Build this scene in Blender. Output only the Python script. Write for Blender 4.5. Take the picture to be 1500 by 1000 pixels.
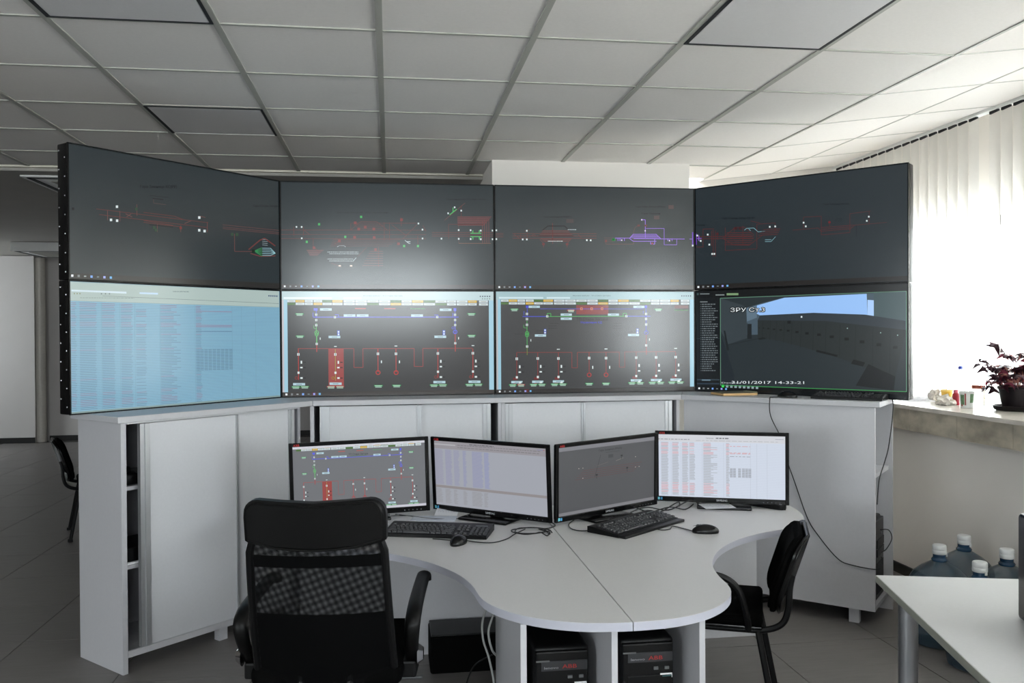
import bpy, bmesh, math, random
from mathutils import Matrix, Vector
for o in list(bpy.data.objects): bpy.data.objects.remove(o, do_unlink=True)
scene = bpy.context.scene
C = scene.collection
R = math.radians
random.seed(7)

# ------------------------------------------------------------------ camera, world, light, exposure
HC = 1.5                                   # camera height
cam = bpy.data.cameras.new('camera')
cam.lens = 1266.2 / 1500 * 36; cam.sensor_width = 36; cam.sensor_fit = 'HORIZONTAL'
cam.clip_start = 0.05; cam.clip_end = 200
co = bpy.data.objects.new('camera', cam); C.objects.link(co)
_f = Vector((0.13978888, 0.99013537, -0.00954037)); _r = Vector((0.99015729, -0.13984613, -0.00562054)); _u = Vector((0.00689928, 0.00866078, 0.99993869))
co.matrix_world = Matrix(((_r.x, _u.x, -_f.x, 0), (_r.y, _u.y, -_f.y, 0), (_r.z, _u.z, -_f.z, HC), (0, 0, 0, 1)))
scene.camera = co

SKY = 23.5
world = bpy.data.worlds.new('sky'); scene.world = world; world.use_nodes = True
bg = world.node_tree.nodes['Background']
bg.inputs['Color'].default_value = (0.93, 0.97, 1.0, 1); bg.inputs['Strength'].default_value = SKY

vs = scene.view_settings
vs.view_transform = 'Standard'; vs.look = 'None'; vs.gamma = 1; vs.exposure = 0.0; vs.use_curve_mapping = False

def portal(name, loc, rot, sx, sy):
    l = bpy.data.lights.new(name, 'AREA'); l.shape = 'RECTANGLE'; l.size = sx; l.size_y = sy; l.cycles.is_portal = True
    o = bpy.data.objects.new(name, l); C.objects.link(o); o.location = loc; o.rotation_euler = rot
    return o

# ------------------------------------------------------------------ helpers
def lin(c): 
    c = c / 255.0
    return c / 12.92 if c <= 0.04045 else ((c + 0.055) / 1.055) ** 2.4
def rgb(*c): return (lin(c[0]), lin(c[1]), lin(c[2]), 1)

MATS = {}
def mat(name, col, rough=0.5, metal=0.0, noise=0.06, nscale=30, bump=0.0, bscale=200, spec=0.5, stretch=None, trans=0.0, alpha=None, coat=0.0):
    if name in MATS: return MATS[name]
    m = bpy.data.materials.new(name); m.use_nodes = True
    nt = m.node_tree; p = nt.nodes['Principled BSDF']
    p.inputs['Roughness'].default_value = rough; p.inputs['Metallic'].default_value = metal
    p.inputs['Specular IOR Level'].default_value = spec
    p.inputs['Transmission Weight'].default_value = trans
    p.inputs['Coat Weight'].default_value = coat
    tc = nt.nodes.new('ShaderNodeTexCoord'); src = tc.outputs['Object']
    if stretch:
        mp = nt.nodes.new('ShaderNodeMapping'); mp.inputs['Scale'].default_value = stretch
        nt.links.new(src, mp.inputs['Vector']); src = mp.outputs['Vector']
    nz = nt.nodes.new('ShaderNodeTexNoise'); nz.inputs['Scale'].default_value = nscale; nz.inputs['Detail'].default_value = 4
    nt.links.new(src, nz.inputs['Vector'])
    mx = nt.nodes.new('ShaderNodeMix'); mx.data_type = 'RGBA'
    c = rgb(*col)
    mx.inputs['A'].default_value = tuple(max(0, v * (1 - noise * 2)) for v in c[:3]) + (1,)
    mx.inputs['B'].default_value = tuple(min(1, v * (1 + noise * 2)) for v in c[:3]) + (1,)
    nt.links.new(nz.outputs['Fac'], mx.inputs['Factor']); nt.links.new(mx.outputs['Result'], p.inputs['Base Color'])
    if bump:
        n2 = nt.nodes.new('ShaderNodeTexNoise'); n2.inputs['Scale'].default_value = bscale; n2.inputs['Detail'].default_value = 3
        nt.links.new(src, n2.inputs['Vector'])
        b = nt.nodes.new('ShaderNodeBump'); b.inputs['Strength'].default_value = bump; b.inputs['Distance'].default_value = 0.002
        nt.links.new(n2.outputs['Fac'], b.inputs['Height']); nt.links.new(b.outputs['Normal'], p.inputs['Normal'])
    MATS[name] = m
    return m

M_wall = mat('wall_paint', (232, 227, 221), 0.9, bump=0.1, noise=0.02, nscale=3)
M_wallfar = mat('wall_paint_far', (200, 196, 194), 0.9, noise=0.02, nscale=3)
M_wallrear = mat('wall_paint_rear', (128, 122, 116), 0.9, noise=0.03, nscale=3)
M_tile = mat('ceiling_tile', (236, 232, 228), 0.95, noise=0.02, nscale=60, bump=0.25, bscale=350)
M_grid = mat('ceiling_grid', (176, 176, 168), 0.5, noise=0.02)
M_floor = mat('floor_tile', (112, 108, 106), 0.42, noise=0.10, nscale=5, bump=0.05, stretch=(1.2, 9, 1))
M_grout = mat('floor_grout', (70, 67, 66), 0.9)
M_lam = mat('grey_laminate', (188, 188, 192), 0.38, noise=0.02, nscale=80, bump=0.03, bscale=500)
M_door = mat('door_laminate', (204, 205, 209), 0.38, noise=0.02, nscale=80, bump=0.03, bscale=500)
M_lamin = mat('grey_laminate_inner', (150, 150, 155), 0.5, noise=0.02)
M_top = mat('desk_laminate', (196, 195, 195), 0.34, noise=0.02, nscale=120, bump=0.02, bscale=600)
M_edge = mat('edge_band', (180, 181, 192), 0.35, noise=0.02)
M_alu = mat('aluminium', (190, 192, 195), 0.35, metal=0.7, noise=0.02)
M_steel = mat('brushed_steel', (150, 152, 156), 0.32, metal=0.9, noise=0.03, stretch=(1, 1, 0.05))
M_chrome = mat('chrome', (225, 225, 228), 0.08, metal=1.0, noise=0.0)
M_blk = mat('black_plastic', (9, 9, 10), 0.42, noise=0.1, bump=0.03, spec=0.25)
M_blkgl = mat('black_gloss', (7, 7, 8), 0.25, noise=0.05, spec=0.3)
M_blkbez = mat('black_bezel', (10, 10, 11), 0.35, noise=0.05, spec=0.3)
M_blkfab = mat('black_fabric', (6, 6, 6), 0.95, noise=0.2, nscale=200, bump=0.3, bscale=900, spec=0.06)
M_leather = mat('black_leather', (7, 7, 7), 0.42, noise=0.1, nscale=120, bump=0.12, bscale=500, spec=0.22)
M_key = mat('key_plastic', (46, 47, 50), 0.45, noise=0.05)
M_cable = mat('black_cable', (14, 14, 15), 0.5)
M_wcable = mat('white_cable', (170, 172, 170), 0.5)
M_paper = mat('paper', (250, 250, 254), 0.8, noise=0.02)
M_marble = mat('marble', (172, 164, 148), 0.3, noise=0.38, nscale=9, bump=0.02, stretch=(1, 1.0, 1.6))
M_marbletop = mat('marble_top', (205, 199, 190), 0.18, noise=0.15, nscale=6)
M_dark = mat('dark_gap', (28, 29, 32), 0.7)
M_base = mat('black_skirting', (12, 11, 11), 0.5)
M_screw = mat('screw_zinc', (200, 200, 205), 0.3, metal=0.6)
M_diff = mat('light_diffuser', (218, 216, 216), 0.55, noise=0.02, nscale=90)
M_white = mat('white_plastic', (222, 222, 220), 0.4, noise=0.02)

def slat_mat():
    m = bpy.data.materials.new('blind_fabric'); m.use_nodes = True; nt = m.node_tree
    for n in list(nt.nodes): nt.nodes.remove(n)
    out = nt.nodes.new('ShaderNodeOutputMaterial'); mixs = nt.nodes.new('ShaderNodeMixShader')
    d = nt.nodes.new('ShaderNodeBsdfDiffuse'); t = nt.nodes.new('ShaderNodeBsdfTranslucent')
    tc = nt.nodes.new('ShaderNodeTexCoord'); mp = nt.nodes.new('ShaderNodeMapping'); mp.inputs['Scale'].default_value = (1, 60, 600)
    nz = nt.nodes.new('ShaderNodeTexNoise'); nz.inputs['Scale'].default_value = 2
    mx = nt.nodes.new('ShaderNodeMix'); mx.data_type = 'RGBA'
    mx.inputs['A'].default_value = rgb(214, 210, 204); mx.inputs['B'].default_value = rgb(228, 226, 222)
    nt.links.new(tc.outputs['Object'], mp.inputs['Vector']); nt.links.new(mp.outputs['Vector'], nz.inputs['Vector'])
    nt.links.new(nz.outputs['Fac'], mx.inputs['Factor'])
    nt.links.new(mx.outputs['Result'], d.inputs['Color']); nt.links.new(mx.outputs['Result'], t.inputs['Color'])
    mixs.inputs['Fac'].default_value = 0.33
    nt.links.new(d.outputs[0], mixs.inputs[1]); nt.links.new(t.outputs[0], mixs.inputs[2]); nt.links.new(mixs.outputs[0], out.inputs['Surface'])
    return m
M_slat = slat_mat()

def meshfab(name, s, fill, rot):
    """woven see-through fabric: fine procedural holes"""
    m = bpy.data.materials.new(name); m.use_nodes = True; nt = m.node_tree; p = nt.nodes['Principled BSDF']
    p.inputs['Base Color'].default_value = rgb(8, 8, 9); p.inputs['Roughness'].default_value = 0.8; p.inputs['Specular IOR Level'].default_value = 0.1
    tc = nt.nodes.new('ShaderNodeTexCoord'); sep = nt.nodes.new('ShaderNodeSeparateXYZ'); mp = nt.nodes.new('ShaderNodeMapping'); mp.inputs['Rotation'].default_value = (0, rot, 0)
    nt.links.new(tc.outputs['Object'], mp.inputs['Vector']); nt.links.new(mp.outputs['Vector'], sep.inputs[0])
    vals = []
    for ax, k in (('X', s), ('Z', s * 1.07)):
        mu = nt.nodes.new('ShaderNodeMath'); mu.operation = 'MULTIPLY'; mu.inputs[1].default_value = k; nt.links.new(sep.outputs[ax], mu.inputs[0])
        fr = nt.nodes.new('ShaderNodeMath'); fr.operation = 'FRACT'; nt.links.new(mu.outputs[0], fr.inputs[0])
        gt = nt.nodes.new('ShaderNodeMath'); gt.operation = 'GREATER_THAN'; gt.inputs[1].default_value = fill; nt.links.new(fr.outputs[0], gt.inputs[0])
        vals.append(gt)
    ho = nt.nodes.new('ShaderNodeMath'); ho.operation = 'MULTIPLY'
    nt.links.new(vals[0].outputs[0], ho.inputs[0]); nt.links.new(vals[1].outputs[0], ho.inputs[1])
    inv = nt.nodes.new('ShaderNodeMath'); inv.operation = 'SUBTRACT'; inv.inputs[0].default_value = 1; nt.links.new(ho.outputs[0], inv.inputs[1])
    nt.links.new(inv.outputs[0], p.inputs['Alpha'])
    return m
M_mesh1 = meshfab('mesh_fabric', 480, 0.40, R(2)); M_mesh2 = meshfab('mesh_fabric_fine', 492, 0.40, R(-3))

def emis(name, rough=0.34, spec=0.5):
    m = bpy.data.materials.new(name); m.use_nodes = True; nt = m.node_tree; p = nt.nodes['Principled BSDF']
    at = nt.nodes.new('ShaderNodeAttribute'); at.attribute_name = 'Col'
    p.inputs['Base Color'].default_value = (0.004, 0.0045, 0.005, 1); p.inputs['Roughness'].default_value = rough
    p.inputs['Specular IOR Level'].default_value = spec
    nt.links.new(at.outputs['Color'], p.inputs['Emission Color']); p.inputs['Emission Strength'].default_value = 1
    return m
M_scr = emis('display_wall_screen', 0.185, 0.56); M_mon = emis('monitor_screen', 0.45, 0.35)

def printed(name):
    m = bpy.data.materials.new(name); m.use_nodes = True; nt = m.node_tree; p = nt.nodes['Principled BSDF']
    at = nt.nodes.new('ShaderNodeAttribute'); at.attribute_name = 'Col'; nt.links.new(at.outputs['Color'], p.inputs['Base Color'])
    p.inputs['Roughness'].default_value = 0.5
    return m
M_print = printed('printed_ink')

# ---- bmesh shape helpers (all add to bm)
def T(x=0, y=0, z=0, rz=0, rx=0, ry=0):
    return Matrix.Translation((x, y, z)) @ Matrix.Rotation(rz, 4, 'Z') @ Matrix.Rotation(ry, 4, 'Y') @ Matrix.Rotation(rx, 4, 'X')
def box(bm, x0, y0, z0, x1, y1, z1, bev=0.0, M=None, seg=2):
    v = [bm.verts.new((x, y, z)) for x in (x0, x1) for y in (y0, y1) for z in (z0, z1)]
    fs = [bm.faces.new([v[i] for i in q]) for q in ((0, 1, 3, 2), (4, 6, 7, 5), (0, 4, 5, 1), (2, 3, 7, 6), (0, 2, 6, 4), (1, 5, 7, 3))]
    if bev:
        es = {e for f in fs for e in f.edges}
        r = bmesh.ops.bevel(bm, geom=list(es), offset=bev, segments=seg, affect='EDGES', profile=0.5)
        vv = {w for f in r['faces'] for w in f.verts} | {w for w in v if w.is_valid}
        for f in fs:
            if f.is_valid: vv |= set(f.verts)
    else: vv = set(v)
    if M is not None: bmesh.ops.transform(bm, matrix=M, verts=list(vv))
    return bm
def prism(bm, poly, z0, z1, M=None):
    """poly CCW in xy"""
    a = [bm.verts.new((x, y, z0)) for x, y in poly]; b = [bm.verts.new((x, y, z1)) for x, y in poly]
    n = len(poly)
    bm.faces.new(a[::-1]); bm.faces.new(b)
    for i in range(n): bm.faces.new((a[i], a[(i + 1) % n], b[(i + 1) % n], b[i]))
    if M is not None: bmesh.ops.transform(bm, matrix=M, verts=a + b)
    return bm
def tube(bm, pts, r, seg=8, closed=False, r2=None, cap=True):
    pts = [Vector(p) for p in pts]; n = len(pts); rings = []
    up = Vector((0, 0, 1)); prev = None
    for i, p in enumerate(pts):
        a = pts[(i - 1) % n] if (closed or i > 0) else pts[i]
        b = pts[(i + 1) % n] if (closed or i < n - 1) else pts[i]
        t = (b - a).normalized()
        if prev is None:
            s = t.cross(up) 
            if s.length < 1e-3: s = t.cross(Vector((1, 0, 0)))
        else:
            s = prev - t * prev.dot(t)
            if s.length < 1e-4: s = t.cross(up)
        s.normalize(); prev = s; w = s.cross(t)
        rr = r if r2 is None else r + (r2 - r) * i / max(1, n - 1)
        rings.append([bm.verts.new(p + (s * math.cos(2 * math.pi * k / seg) + w * math.sin(2 * math.pi * k / seg)) * rr) for k in range(seg)])
    for i in range(n if closed else n - 1):
        A, B = rings[i], rings[(i + 1) % n]
        for k in range(seg): bm.faces.new((A[k], A[(k + 1) % seg], B[(k + 1) % seg], B[k]))
    if cap and not closed:
        bm.faces.new(rings[0][::-1]); bm.faces.new(rings[-1])
    return bm
def smooth(pts, k=6, closed=False):
    """Catmull-Rom"""
    P = [Vector(p) for p in pts]; n = len(P); out = []
    for i in range(n if closed else n - 1):
        p0 = P[(i - 1) % n] if closed or i > 0 else P[0]; p1 = P[i]; p2 = P[(i + 1) % n]; p3 = P[(i + 2) % n] if closed or i + 2 < n else P[-1]
        for j in range(k):
            t = j / k
            out.append(0.5 * ((2 * p1) + (p2 - p0) * t + (2 * p0 - 5 * p1 + 4 * p2 - p3) * t * t + (3 * p1 - p0 - 3 * p2 + p3) * t ** 3))
    if not closed: out.append(P[-1])
    return out
def lathe(bm, prof, seg=20, cx=0, cy=0, cz=0):
    rings = []
    for r, z in prof:
        if r < 1e-6: rings.append([bm.verts.new((cx, cy, cz + z))])
        else: rings.append([bm.verts.new((cx + r * math.cos(2 * math.pi * k / seg), cy + r * math.sin(2 * math.pi * k / seg), cz + z)) for k in range(seg)])
    for A, B in zip(rings, rings[1:]):
        for k in range(seg):
            a = A[k % len(A)]; b = A[(k + 1) % len(A)]; c = B[(k + 1) % len(B)]; d = B[k % len(B)]
            vs_ = []
            for q in (a, b, c, d):
                if q not in vs_: vs_.append(q)
            if len(vs_) > 2: bm.faces.new(vs_)
    return bm
def grid(bm, fn, nu, nv, thick=0.0, closed=False):
    """surface fn(u,v)->Vector"""
    V = [[bm.verts.new(fn(i / nu, j / nv)) for j in range(nv + 1)] for i in range(nu + 1)]
    for i in range(nu):
        for j in range(nv): bm.faces.new((V[i][j], V[i + 1][j], V[i + 1][j + 1], V[i][j + 1]))
    return bm

def newbm(): return bmesh.new()
def obj(name, bm, m, parent=None, sm=False, label=None):
    bmesh.ops.recalc_face_normals(bm, faces=bm.faces[:])
    me = bpy.data.meshes.new(name); bm.to_mesh(me); bm.free()
    if sm:
        me.polygons.foreach_set('use_smooth', [True] * len(me.polygons))
        try: me.set_sharp_from_angle(angle=R(40))
        except Exception: pass
    me.materials.append(m)
    o = bpy.data.objects.new(name, me); C.objects.link(o)
    if parent is not None: o.parent = parent
    if label: o['label'] = label
    return o
def B(name, m, parent, *boxes, bev=0.0, sm=False, label=None):
    bm = newbm()
    for b in boxes: box(bm, *b, bev=bev)
    return obj(name, bm, m, parent, sm, label)
def tag(o, label, cat, group=None):
    o['label'] = label; o['category'] = cat
    if group: o['group'] = group
    return o
def thing(name, label, cat, loc=(0, 0, 0), rz=0, group=None):
    o = bpy.data.objects.new(name, None); C.objects.link(o); o.empty_display_size = 0.1
    o.location = loc; o.rotation_euler = (0, 0, rz)
    return tag(o, label, cat, group)
def struct(o): o['kind'] = 'structure'; return o
def clone(o, parent=None):
    c = o.copy(); C.objects.link(c); c.parent = parent
    for ch in o.children: clone(ch, c)
    return c

# ---- flat graphics (screen contents, printing): coloured quads on a panel
_txt = {}
def textmesh(s):
    if s in _txt: return _txt[s]
    cu = bpy.data.curves.new('t', 'FONT'); cu.body = s; cu.size = 1; cu.resolution_u = 2; cu.align_x = 'LEFT'
    o = bpy.data.objects.new('t', cu); C.objects.link(o)
    dg = bpy.context.evaluated_depsgraph_get(); dg.update()
    me = o.evaluated_get(dg).to_mesh()
    V = [(v.co.x, v.co.y) for v in me.vertices]; F = [tuple(p.vertices) for p in me.polygons]
    bpy.data.objects.remove(o, do_unlink=True); bpy.data.curves.remove(cu)
    w = max([v[0] for v in V] or [1]); _txt[s] = (V, F, w)
    return _txt[s]
class Gfx:
    """u right 0..1, v down 0..1 on a W x H rectangle; conv maps drawing units to (u,v)"""
    def __init__(s, W, H, conv=None):
        s.W, s.H, s.conv = W, H, conv or (lambda x, y: (x, y)); s.V = []; s.F = []; s.K = []; s.n = 0
    def P(s, x, y, lay):
        u, v = s.conv(x, y); u = min(1, max(0, u)); v = min(1, max(0, v))
        return ((u - 0.5) * s.W, -0.0006 - 0.00016 * lay, (1 - v) * s.H)
    def poly(s, pts, col, lay=1):
        i = len(s.V); s.V += [s.P(x, y, lay) for x, y in pts]; s.F.append(tuple(range(i, i + len(pts)))[::-1]); s.K.append(rgb(*col))
    def rect(s, x0, y0, x1, y1, col, lay=1): s.poly(((x0, y0), (x1, y0), (x1, y1), (x0, y1)), col, lay)
    def line(s, x0, y0, x1, y1, col, w=3, lay=2):
        d = math.hypot(x1 - x0, y1 - y0) or 1; nx, ny = -(y1 - y0) / d * w / 2, (x1 - x0) / d * w / 2
        s.poly(((x0 + nx, y0 + ny), (x1 + nx, y1 + ny), (x1 - nx, y1 - ny), (x0 - nx, y0 - ny)), col, lay)
    def path(s, pts, col, w=3, lay=2):
        for (a, b), (c, d) in zip(pts, pts[1:]): s.line(a, b, c, d, col, w, lay)
    def ring(s, x, y, r, col, w=3, lay=2, n=12):
        p = [(x + r * math.cos(2 * math.pi * k / n), y + r * math.sin(2 * math.pi * k / n)) for k in range(n + 1)]; s.path(p, col, w, lay)
    def text(s, t, x, y, h, col, width=None, lay=3):
        """x,y = left baseline in drawing units, h = cap height"""
        V, F, w = textmesh(t); k = h / 0.70; kx = (width / w) if width else k
        i = len(s.V); s.V += [s.P(x + a * kx, y - b * k, lay) for a, b in V]
        for f in F: s.F.append(tuple(q + i for q in f)); s.K.append(rgb(*col))
    def build(s, name, m, parent):
        me = bpy.data.meshes.new(name); me.from_pydata(s.V, [], s.F)
        at = me.color_attributes.new('Col', 'FLOAT_COLOR', 'CORNER')
        li = 0; dat = []
        for p, k in zip(me.polygons, s.K): dat += list(k) * p.loop_total
        at.data.foreach_set('color', dat)
        me.materials.append(m); o = bpy.data.objects.new(name, me); C.objects.link(o); o.parent = parent
        return o
def crop(xl, xr, tl, tr, bl, br):
    """perspective correct crop -> (u,v): left edge x=xl top tl bottom bl, right edge x=xr top tr bottom br"""
    h0, h1 = bl - tl, br - tr
    def f(x, y):
        t = (x - xl) / (xr - xl); T0 = tl + (tr - tl) * t; B0 = bl + (br - bl) * t
        return t * h1 / ((1 - t) * h0 + t * h1), (y - T0) / (B0 - T0)
    return f
def lerpc(a, b, t): return tuple(a[i] + (b[i] - a[i]) * t for i in range(3))

# ================================================================== THE SETTING
ZC = 2.661
# ---- floor with single tiles
fl = struct(B('floor', M_grout, None, (-7.1, -3.6, -0.12, 3.8, 13.4, -0.004)))
ft = None; FX, FY, DX, DY = -1.79, 3.92, 0.5925, 0.6
for i in range(-6, 9):
    for j in range(-4, 15):
        x0, y0 = FX + DX * i, FY + DY * j
        if x0 > 3.1 or x0 + 0.3 < -0.62 * y0 - 0.5 or (x0 < -3.6 and y0 < 6): continue
        x1 = min(x0 + DX, 3.13)
        if ft is None or x1 - x0 < DX - 0.01:
            o = B('floor_tile', M_floor, fl, (0.002, 0.002, -0.004, x1 - x0 - 0.002, DY - 0.002, 0.0))
            if x1 - x0 > DX - 0.01: ft = o
        else:
            o = ft.copy(); C.objects.link(o)
        o.location = (x0, y0, 0)
B('floor_field', M_floor, fl, (-7.1, -3.6, -0.004, 3.13, FY + DY * -4 - 0.002, 0.0))
# ---- ceiling
ce = struct(B('ceiling', M_tile, None, (-7.1, -3.6, ZC + 0.011, 2.367, 6.32, ZC + 0.08)))
CX0, CY0, CR = -0.033, 3.358, 0.61
proto = None
LIGHTS = {(-2, -1), (-2, 2), (2, -1)}
for c in range(-6, 4):
    for r in range(-2, 5):
        if (c, r) in LIGHTS: continue
        y1 = min(CY0 + CR * (r + 1), 6.29)
        full = y1 > CY0 + CR * (r + 1) - 0.01
        if proto is None or not full:
            o = B('ceiling_tile', M_tile, ce, (0.005, 0.005, 0.0, 0.595, y1 - CY0 - CR * r - 0.005, 0.010))
            if full: proto = o
        else:
            o = proto.copy(); C.objects.link(o)
        o.location = (CX0 + 0.6 * c, CY0 + CR * r, ZC + 0.001 + (0.0015 if (c * 7 + r * 3) % 5 == 0 else 0))
for c in range(-6, 5):
    w = 0.013 if c < 4 else 0.006
    B('grid_runner', M_grid, ce, (CX0 + 0.6 * c - w, 2.1, ZC - 0.004, CX0 + 0.6 * c + w, 6.3, ZC + 0.006))
for r in range(-2, 6):
    y = CY0 + CR * r
    if y < 6.3: B('grid_runner', M_grid, ce, (CX0 - 3.6, y - 0.008, ZC - 0.003, 2.36, y + 0.008, ZC + 0.006))
# sloping strip of ceiling towards the windows
SL = math.atan(0.125)
cs = struct(B('ceiling', M_tile, None, (0, -3.6, 0.011, 1.36, 6.5, 0.06)))
cs.location = (2.367, 0, ZC); cs.rotation_euler = (0, -SL, 0)
p2 = None
for c in range(2):
    for r in range(-2, 5):
        if p2 is None: o = p2 = B('ceiling_tile', M_tile, cs, (0.003, 0.004, 0.0, 0.598, 0.606, 0.010))
        else: o = p2.copy(); C.objects.link(o)
        o.location = (0.6 * c, CY0 + CR * r, 0.001)
M_grid2 = mat('ceiling_grid_white', (196, 195, 190), 0.5, noise=0.02)
for c in (1, 2): B('grid_runner', M_grid2, cs, (0.6 * c - 0.006, 2.1, -0.002, 0.6 * c + 0.006, 6.44, 0.005))
for r in range(-2, 6):
    y = CY0 + CR * r
    B('grid_runner', M_grid2, cs, (0.0, y - 0.004, -0.002, 1.2, y + 0.004, 0.005))
# far lower ceiling, with the edge trim of the step
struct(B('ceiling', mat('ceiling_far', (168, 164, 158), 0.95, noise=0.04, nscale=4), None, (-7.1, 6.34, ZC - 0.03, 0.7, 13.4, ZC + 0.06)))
struct(B('trim_2', mat('step_trim', (225, 220, 205), 0.6), None, (-7.1, 6.30, ZC - 0.010, 0.68, 6.34, ZC + 0.02)))

# ---- walls
struct(B('wall_back', M_wall, None, (2.06, 6.45, 0, 3.75, 6.6, 2.95)))
struct(B('wall_column', M_wall, None, (0.685, 5.76, 0, 2.06, 6.55, ZC + 0.02)))
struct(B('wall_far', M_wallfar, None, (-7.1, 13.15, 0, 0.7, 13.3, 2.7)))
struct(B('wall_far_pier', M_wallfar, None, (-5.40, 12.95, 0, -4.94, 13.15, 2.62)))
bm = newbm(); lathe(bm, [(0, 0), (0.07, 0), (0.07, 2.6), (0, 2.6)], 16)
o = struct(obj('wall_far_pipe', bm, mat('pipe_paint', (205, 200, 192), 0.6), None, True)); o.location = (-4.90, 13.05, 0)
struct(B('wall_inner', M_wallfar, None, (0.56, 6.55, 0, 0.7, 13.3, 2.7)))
struct(B('baseboard_far', M_base, None, (-5.41, 12.935, 0, -4.945, 12.95, 0.075), (-4.82, 13.135, 0, 0.5, 13.15, 0.075)))
LWY = [(-3.2, -1.4), (11.3, 12.2)]      # unseen left wall windows, added to brighten the left and far parts
lw = [(-7.2, -3.6, 0, -7.0, 13.3, 0.95), (-7.2, -3.6, 2.3, -7.0, 13.3, 2.75)]
_p = -3.6
for a, b in LWY + [(13.3, 13.3)]: lw.append((-7.2, _p, 0.95, -7.0, a, 2.3)); _p = b
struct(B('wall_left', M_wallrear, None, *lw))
struct(B('wall_right', M_wall, None, (3.13, -3.6, 0, 3.3, 6.45, 0.915)))
struct(B('baseboard_right', M_base, None, (3.115, -3.5, 0, 3.13, 6.45, 0.06)))
struct(B('wall_right_upper', M_wall, None, (3.66, -3.6, 2.36, 3.76, 6.45, 3.0), (3.66, -3.6, 0.9, 3.76, -3.4, 2.36), (3.66, -0.45, 0.9, 3.76, -0.15, 2.36), (3.66, 2.95, 0.9, 3.76, 3.2, 2.36), (3.66, 6.35, 0.9, 3.76, 6.45, 2.36), (3.66, 3.2, 2.2, 3.76, 6.35, 2.36)))
RW = [(-6.6, -5.0, 0.9, 2.5), (-1.35, 1.05, 1.65, 2.6)]     # rear windows: leftmost added for its light, middle one inferred from screen glare
rw = [(-7.1, -3.7, 2.6, 3.8, -3.5, 3.0)]; _p = -7.1
for x0, x1, z0, z1 in RW:
    rw += [(_p, -3.7, 0, x0, -3.5, 2.6), (x0, -3.7, 0, x1, -3.5, z0)] + ([(x0, -3.7, z1, x1, -3.5, 2.6)] if z1 < 2.6 else []); _p = x1
rw.append((_p, -3.7, 0, 3.8, -3.5, 2.6))
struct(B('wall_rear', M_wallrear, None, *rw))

def thin_glass():
    m = bpy.data.materials.new('window_glass'); m.use_nodes = True; nt = m.node_tree
    for n in list(nt.nodes): nt.nodes.remove(n)
    out = nt.nodes.new('ShaderNodeOutputMaterial'); mx = nt.nodes.new('ShaderNodeMixShader'); t = nt.nodes.new('ShaderNodeBsdfTransparent'); g = nt.nodes.new('ShaderNodeBsdfGlossy')
    t.inputs['Color'].default_value = (0.95, 0.97, 0.97, 1); g.inputs['Roughness'].default_value = 0.02; mx.inputs['Fac'].default_value = 0.05
    nt.links.new(t.outputs[0], mx.inputs[1]); nt.links.new(g.outputs[0], mx.inputs[2]); nt.links.new(mx.outputs[0], out.inputs['Surface'])
    return m
M_glass = thin_glass()
def window(n, y0, y1, z1=2.36):
    z0 = 0.92; X = 3.70
    w = bpy.data.objects.new('window_%d' % n, None); C.objects.link(w); struct(w)
    ym = (y0 + y1) / 2
    B('window_frame', M_white, w, (X - 0.03, y0, z0, X + 0.03, y0 + 0.06, z1), (X - 0.03, y1 - 0.06, z0, X + 0.03, y1, z1), (X - 0.03, ym - 0.04, z0, X + 0.03, ym + 0.04, z1), (X - 0.03, y0, z0, X + 0.03, y1, z0 + 0.06), (X - 0.03, y0, z1 - 0.06, X + 0.03, y1, z1))
    for a, b in ((y0 + 0.06, ym - 0.04), (ym + 0.04, y1 - 0.06)): B('pane', M_glass, w, (X - 0.002, a, z0 + 0.06, X + 0.002, b, z1 - 0.06))
    portal('window_%d_daylight' % n, (3.78, ym, (z0 + z1) / 2), (0, R(90), 0), z1 - z0, y1 - y0)
window(1, 3.2, 6.35, 2.2); window(2, -0.15, 2.95); window(3, -3.4, -0.45)
for n, (x0, x1, z0, z1) in enumerate(RW):  # the first of these is an added light source, unseen
    w4 = bpy.data.objects.new('window_%d' % (4 + n), None); C.objects.link(w4); struct(w4); xm = (x0 + x1) / 2
    B('window_frame', M_white, w4, (x0, -3.63, z0, x0 + 0.05, -3.57, z1), (x1 - 0.05, -3.63, z0, x1, -3.57, z1), (xm - 0.03, -3.63, z0, xm + 0.03, -3.57, z1), (x0, -3.63, z0, x1, -3.57, z0 + 0.05), (x0, -3.63, z1 - 0.05, x1, -3.57, z1))
    for a, b in ((x0 + 0.05, xm - 0.03), (xm + 0.03, x1 - 0.05)): B('pane', M_glass, w4, (a, -3.602, z0 + 0.05, b, -3.598, z1 - 0.05))
    portal('window_%d_daylight' % (4 + n), (xm, -3.72, (z0 + z1) / 2), (R(90), 0, 0), x1 - x0, z1 - z0)
for n, (a, b) in enumerate(LWY):  # added windows, unseen, there for the light they let in
    w = bpy.data.objects.new('window_%d' % (6 + n), None); C.objects.link(w); struct(w)
    B('window_frame', M_white, w, (-7.13, a, 0.95, -7.07, a + 0.06, 2.3), (-7.13, b - 0.06, 0.95, -7.07, b, 2.3), (-7.13, a, 0.95, -7.07, b, 1.01), (-7.13, a, 2.24, -7.07, b, 2.3), (-7.13, (a + b) / 2 - 0.03, 0.95, -7.07, (a + b) / 2 + 0.03, 2.3))
    for c, d in ((a + 0.06, (a + b) / 2 - 0.03), ((a + b) / 2 + 0.03, b - 0.06)): B('pane', M_glass, w, (-7.102, c, 1.01, -7.098, d, 2.24))
    portal('window_%d_daylight' % (6 + n), (-7.22, (a + b) / 2, 1.625), (0, R(-90), 0), 1.35, b - a)

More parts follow.
